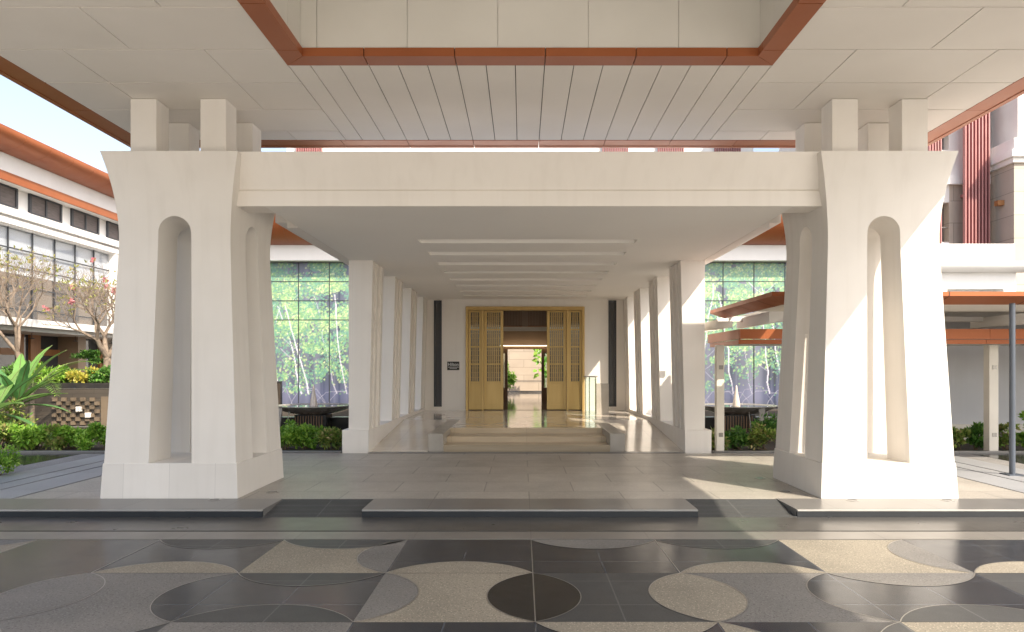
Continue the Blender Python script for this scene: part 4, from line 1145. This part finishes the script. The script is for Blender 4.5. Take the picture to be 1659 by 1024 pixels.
# grey garden wall and white blocks beyond
b = MB(); b.box(9.1,24,16.5,16.8,-0.1,2.95)
t = tag(obj('garden_wall', b, M['greywall'], None, origin=(14,16.5,0)), 'plain blue grey rendered wall under the walkway at right', 'wall')
b = MB(); b.box(9.1,24,16.42,16.5,-0.1,0.34); obj('sill_band', b, M['cream'], t, origin=(14,16.45,0))
bl = thing('white_annex', 'small white annex with rounded cornice below the striped tower', 'building', (12.5,20,0))
ya = 20.0; X0 = PX(1500,ya); X1 = PX(1644,ya)
b = MB(); b.box(X0-2,X1,ya,ya+3,PZ(425,ya)-0.02,PZ(395,ya)); obj('parapet', b, M['white'], bl, bevel=0.01)
b = MB(); zc0, zc1 = PZ(441,ya), PZ(425,ya)-0.02; prof = [(ya+0.1,zc0)]
for i in range(9):
    a = i/8*PI/2; prof.append((ya-0.05-0.28*math.sin(a), zc0+(zc1-zc0)*(1-math.cos(a))*0.95))
prof += [(ya-0.33,zc1),(ya+0.1,zc1)]
b.prism(prof, X0-2, PX(1662,ya), 'x'); obj('cornice', b, M['white'], bl, smooth=30)
b = MB(); xw0, xw1 = PX(1538,ya), PX(1630,ya); XB = PX(1650,ya)
b.box(X0-2,XB,ya+0.1,ya+3,PZ(467,ya),zc0); b.box(X0-2,xw0,ya+0.1,ya+3,0,PZ(467,ya)); b.box(xw1,XB,ya+0.1,ya+3,0,PZ(467,ya)); b.box(xw0,xw1,ya+0.6,ya+3,0,PZ(467,ya))
obj('wall', b, M['white'], bl)

tw = thing('striped_tower', 'tall white and beige tower with dusty red vertical louvres at right', 'building', (26,36,0))
b = MB(); b.box(PX(1643,35)+0.0,45,35,50,0,11.75); obj('stone_wall', b, M['beige'], tw)
xc = PX(1643,35)
b = MB(); b.box(xc-0.15,45,34.85,50,11.75,12.0); b.box(xc-0.30,45,34.7,50,12.0,12.35); b.box(xc+0.0,45,35,50,12.35,13.0)
b.box(xc+0.6,45,35.6,50,13.0,24); obj('upper_wall', b, M['white'], tw, bevel=0.02)
yb = 37.0
bx = lambda px: PX(px, 36.2)
b = MB()
b.box(18,bx(1537),yb,50,0,24); b.box(bx(1553),xc,yb,50,PZ(300,yb),24); b.box(bx(1537),bx(1553),yb,50,PZ(328,yb),PZ(243,yb)); b.box(bx(1537),bx(1553),yb,50,PZ(203,yb),24); b.box(bx(1537),bx(1553),yb,50,0,PZ(392,yb)); b.box(bx(1537),bx(1553),yb+1.2,50,PZ(392,yb),PZ(203,yb))
b.box(18,xc,yb-0.25,yb,PZ(300,yb),PZ(285,yb)); b.box(18,xc,yb-0.12,yb,PZ(285,yb)-0.0+0.0,PZ(270,yb))
obj('bay_wall', b, M['white'], tw)
b = MB(); b.box(bx(1553),xc,yb,50,0,PZ(300,yb)); obj('bay_stone', b, M['beige'], tw)
for pa, pb in ((392,328),(243,203)):
    b = MB(); b.box(bx(1537),bx(1553),yb+0.5,yb+0.55,PZ(pa,yb),PZ(pb,yb)); wn = obj('window', b, M['facade_glass'], tw)
    b = MB(); b.box(bx(1537),bx(1553),yb+0.1,yb+0.15,PZ(pa,yb)+0.75,PZ(pa,yb)+0.80); obj('rail', b, M['inlay'], wn)
for pa, pb in ((1565,1603),(1507,1525)):
    x0, x1 = bx(pa), bx(pb); b = MB(); b.box(x0,x1,yb-0.62,yb-0.55,2,22); n = max(4,round((x1-x0)/0.165))
    for i in range(n+1):
        x = x0+(x1-x0)*i/n; b.box(x-0.032,x+0.032,yb-0.80,yb-0.62,2,22)
    sc_ = obj('louvre_screen', b, M['pink'], tw)
    b = MB()
    for z in (5.5,10.5,15): b.box(x0+0.2,x1-0.2,yb-0.55,yb,z,z+0.15)
    obj('bracket', b, M['pink'], sc_)
for z in (PZ(333,35.8), PZ(368,35.8)-1.3):
    b = MB(); b.box(xc-0.32,xc,35.7,36.0,z,z+0.25); obj('wall_lamp', b, M['woodlight'], tw)
# tall block far behind the entrance
fb_ = thing('far_hotel_block', 'tall white hotel block glimpsed between roof and beam', 'building', (4,54,0))
b = MB(); b.box(-18,17.5,54,70,0,21); obj('wall', b, M['white'], fb_)
for x in (-17.2, 6.0, 10.2, 14.5):
    b = MB()
    for i in range(12): b.box(x+i*0.17,x+i*0.17+0.08,53.7,53.95,3,21)
    obj('louvre_screen', b, M['pink'], fb_)
for x in (-13,-9.5,-6,-2.5,1,4):
    for z in (9,12.4,15.8):
        b = MB(); b.box(x,x+1.8,53.94,53.99,z,z+1.6); obj('window', b, M['facade_glass'], fb_)
# plants in the courtyard
S += 1; shrub('courtyard_plant', 'leafy bright plant at the left of the doorway view', -0.95, 35.5, ZL, 0.5, 0.4, 1.9, M['leaf'], 900, 0.16, S, None, 'plant')
mp_ = thing('climbing_plant', 'large leaved climber hanging at the right of the doorway view', 'plant', (1.05,36.5,ZL))
b = MB(); rr = random.Random(6)
for i in range(60):
    b.leaf((1.0+rr.uniform(-.35,.4),36.5+rr.uniform(-.2,.2),rr.uniform(1.3,2.9)), Vector((rr.uniform(-1,0.4),rr.uniform(-.6,.1),rr.uniform(-1,0.3))), Vector((0,-1,0.5)), rr.uniform(0.25,0.42), 0.22)
obj('foliage', b, M['leaf'], mp_, merge=False)
b = MB(); b.tube([(1.1,36.6,ZL),(1.05,36.6,1.6),(1.1,36.6,3.2)],0.03,6); obj('stem', b, M['stem'], mp_)
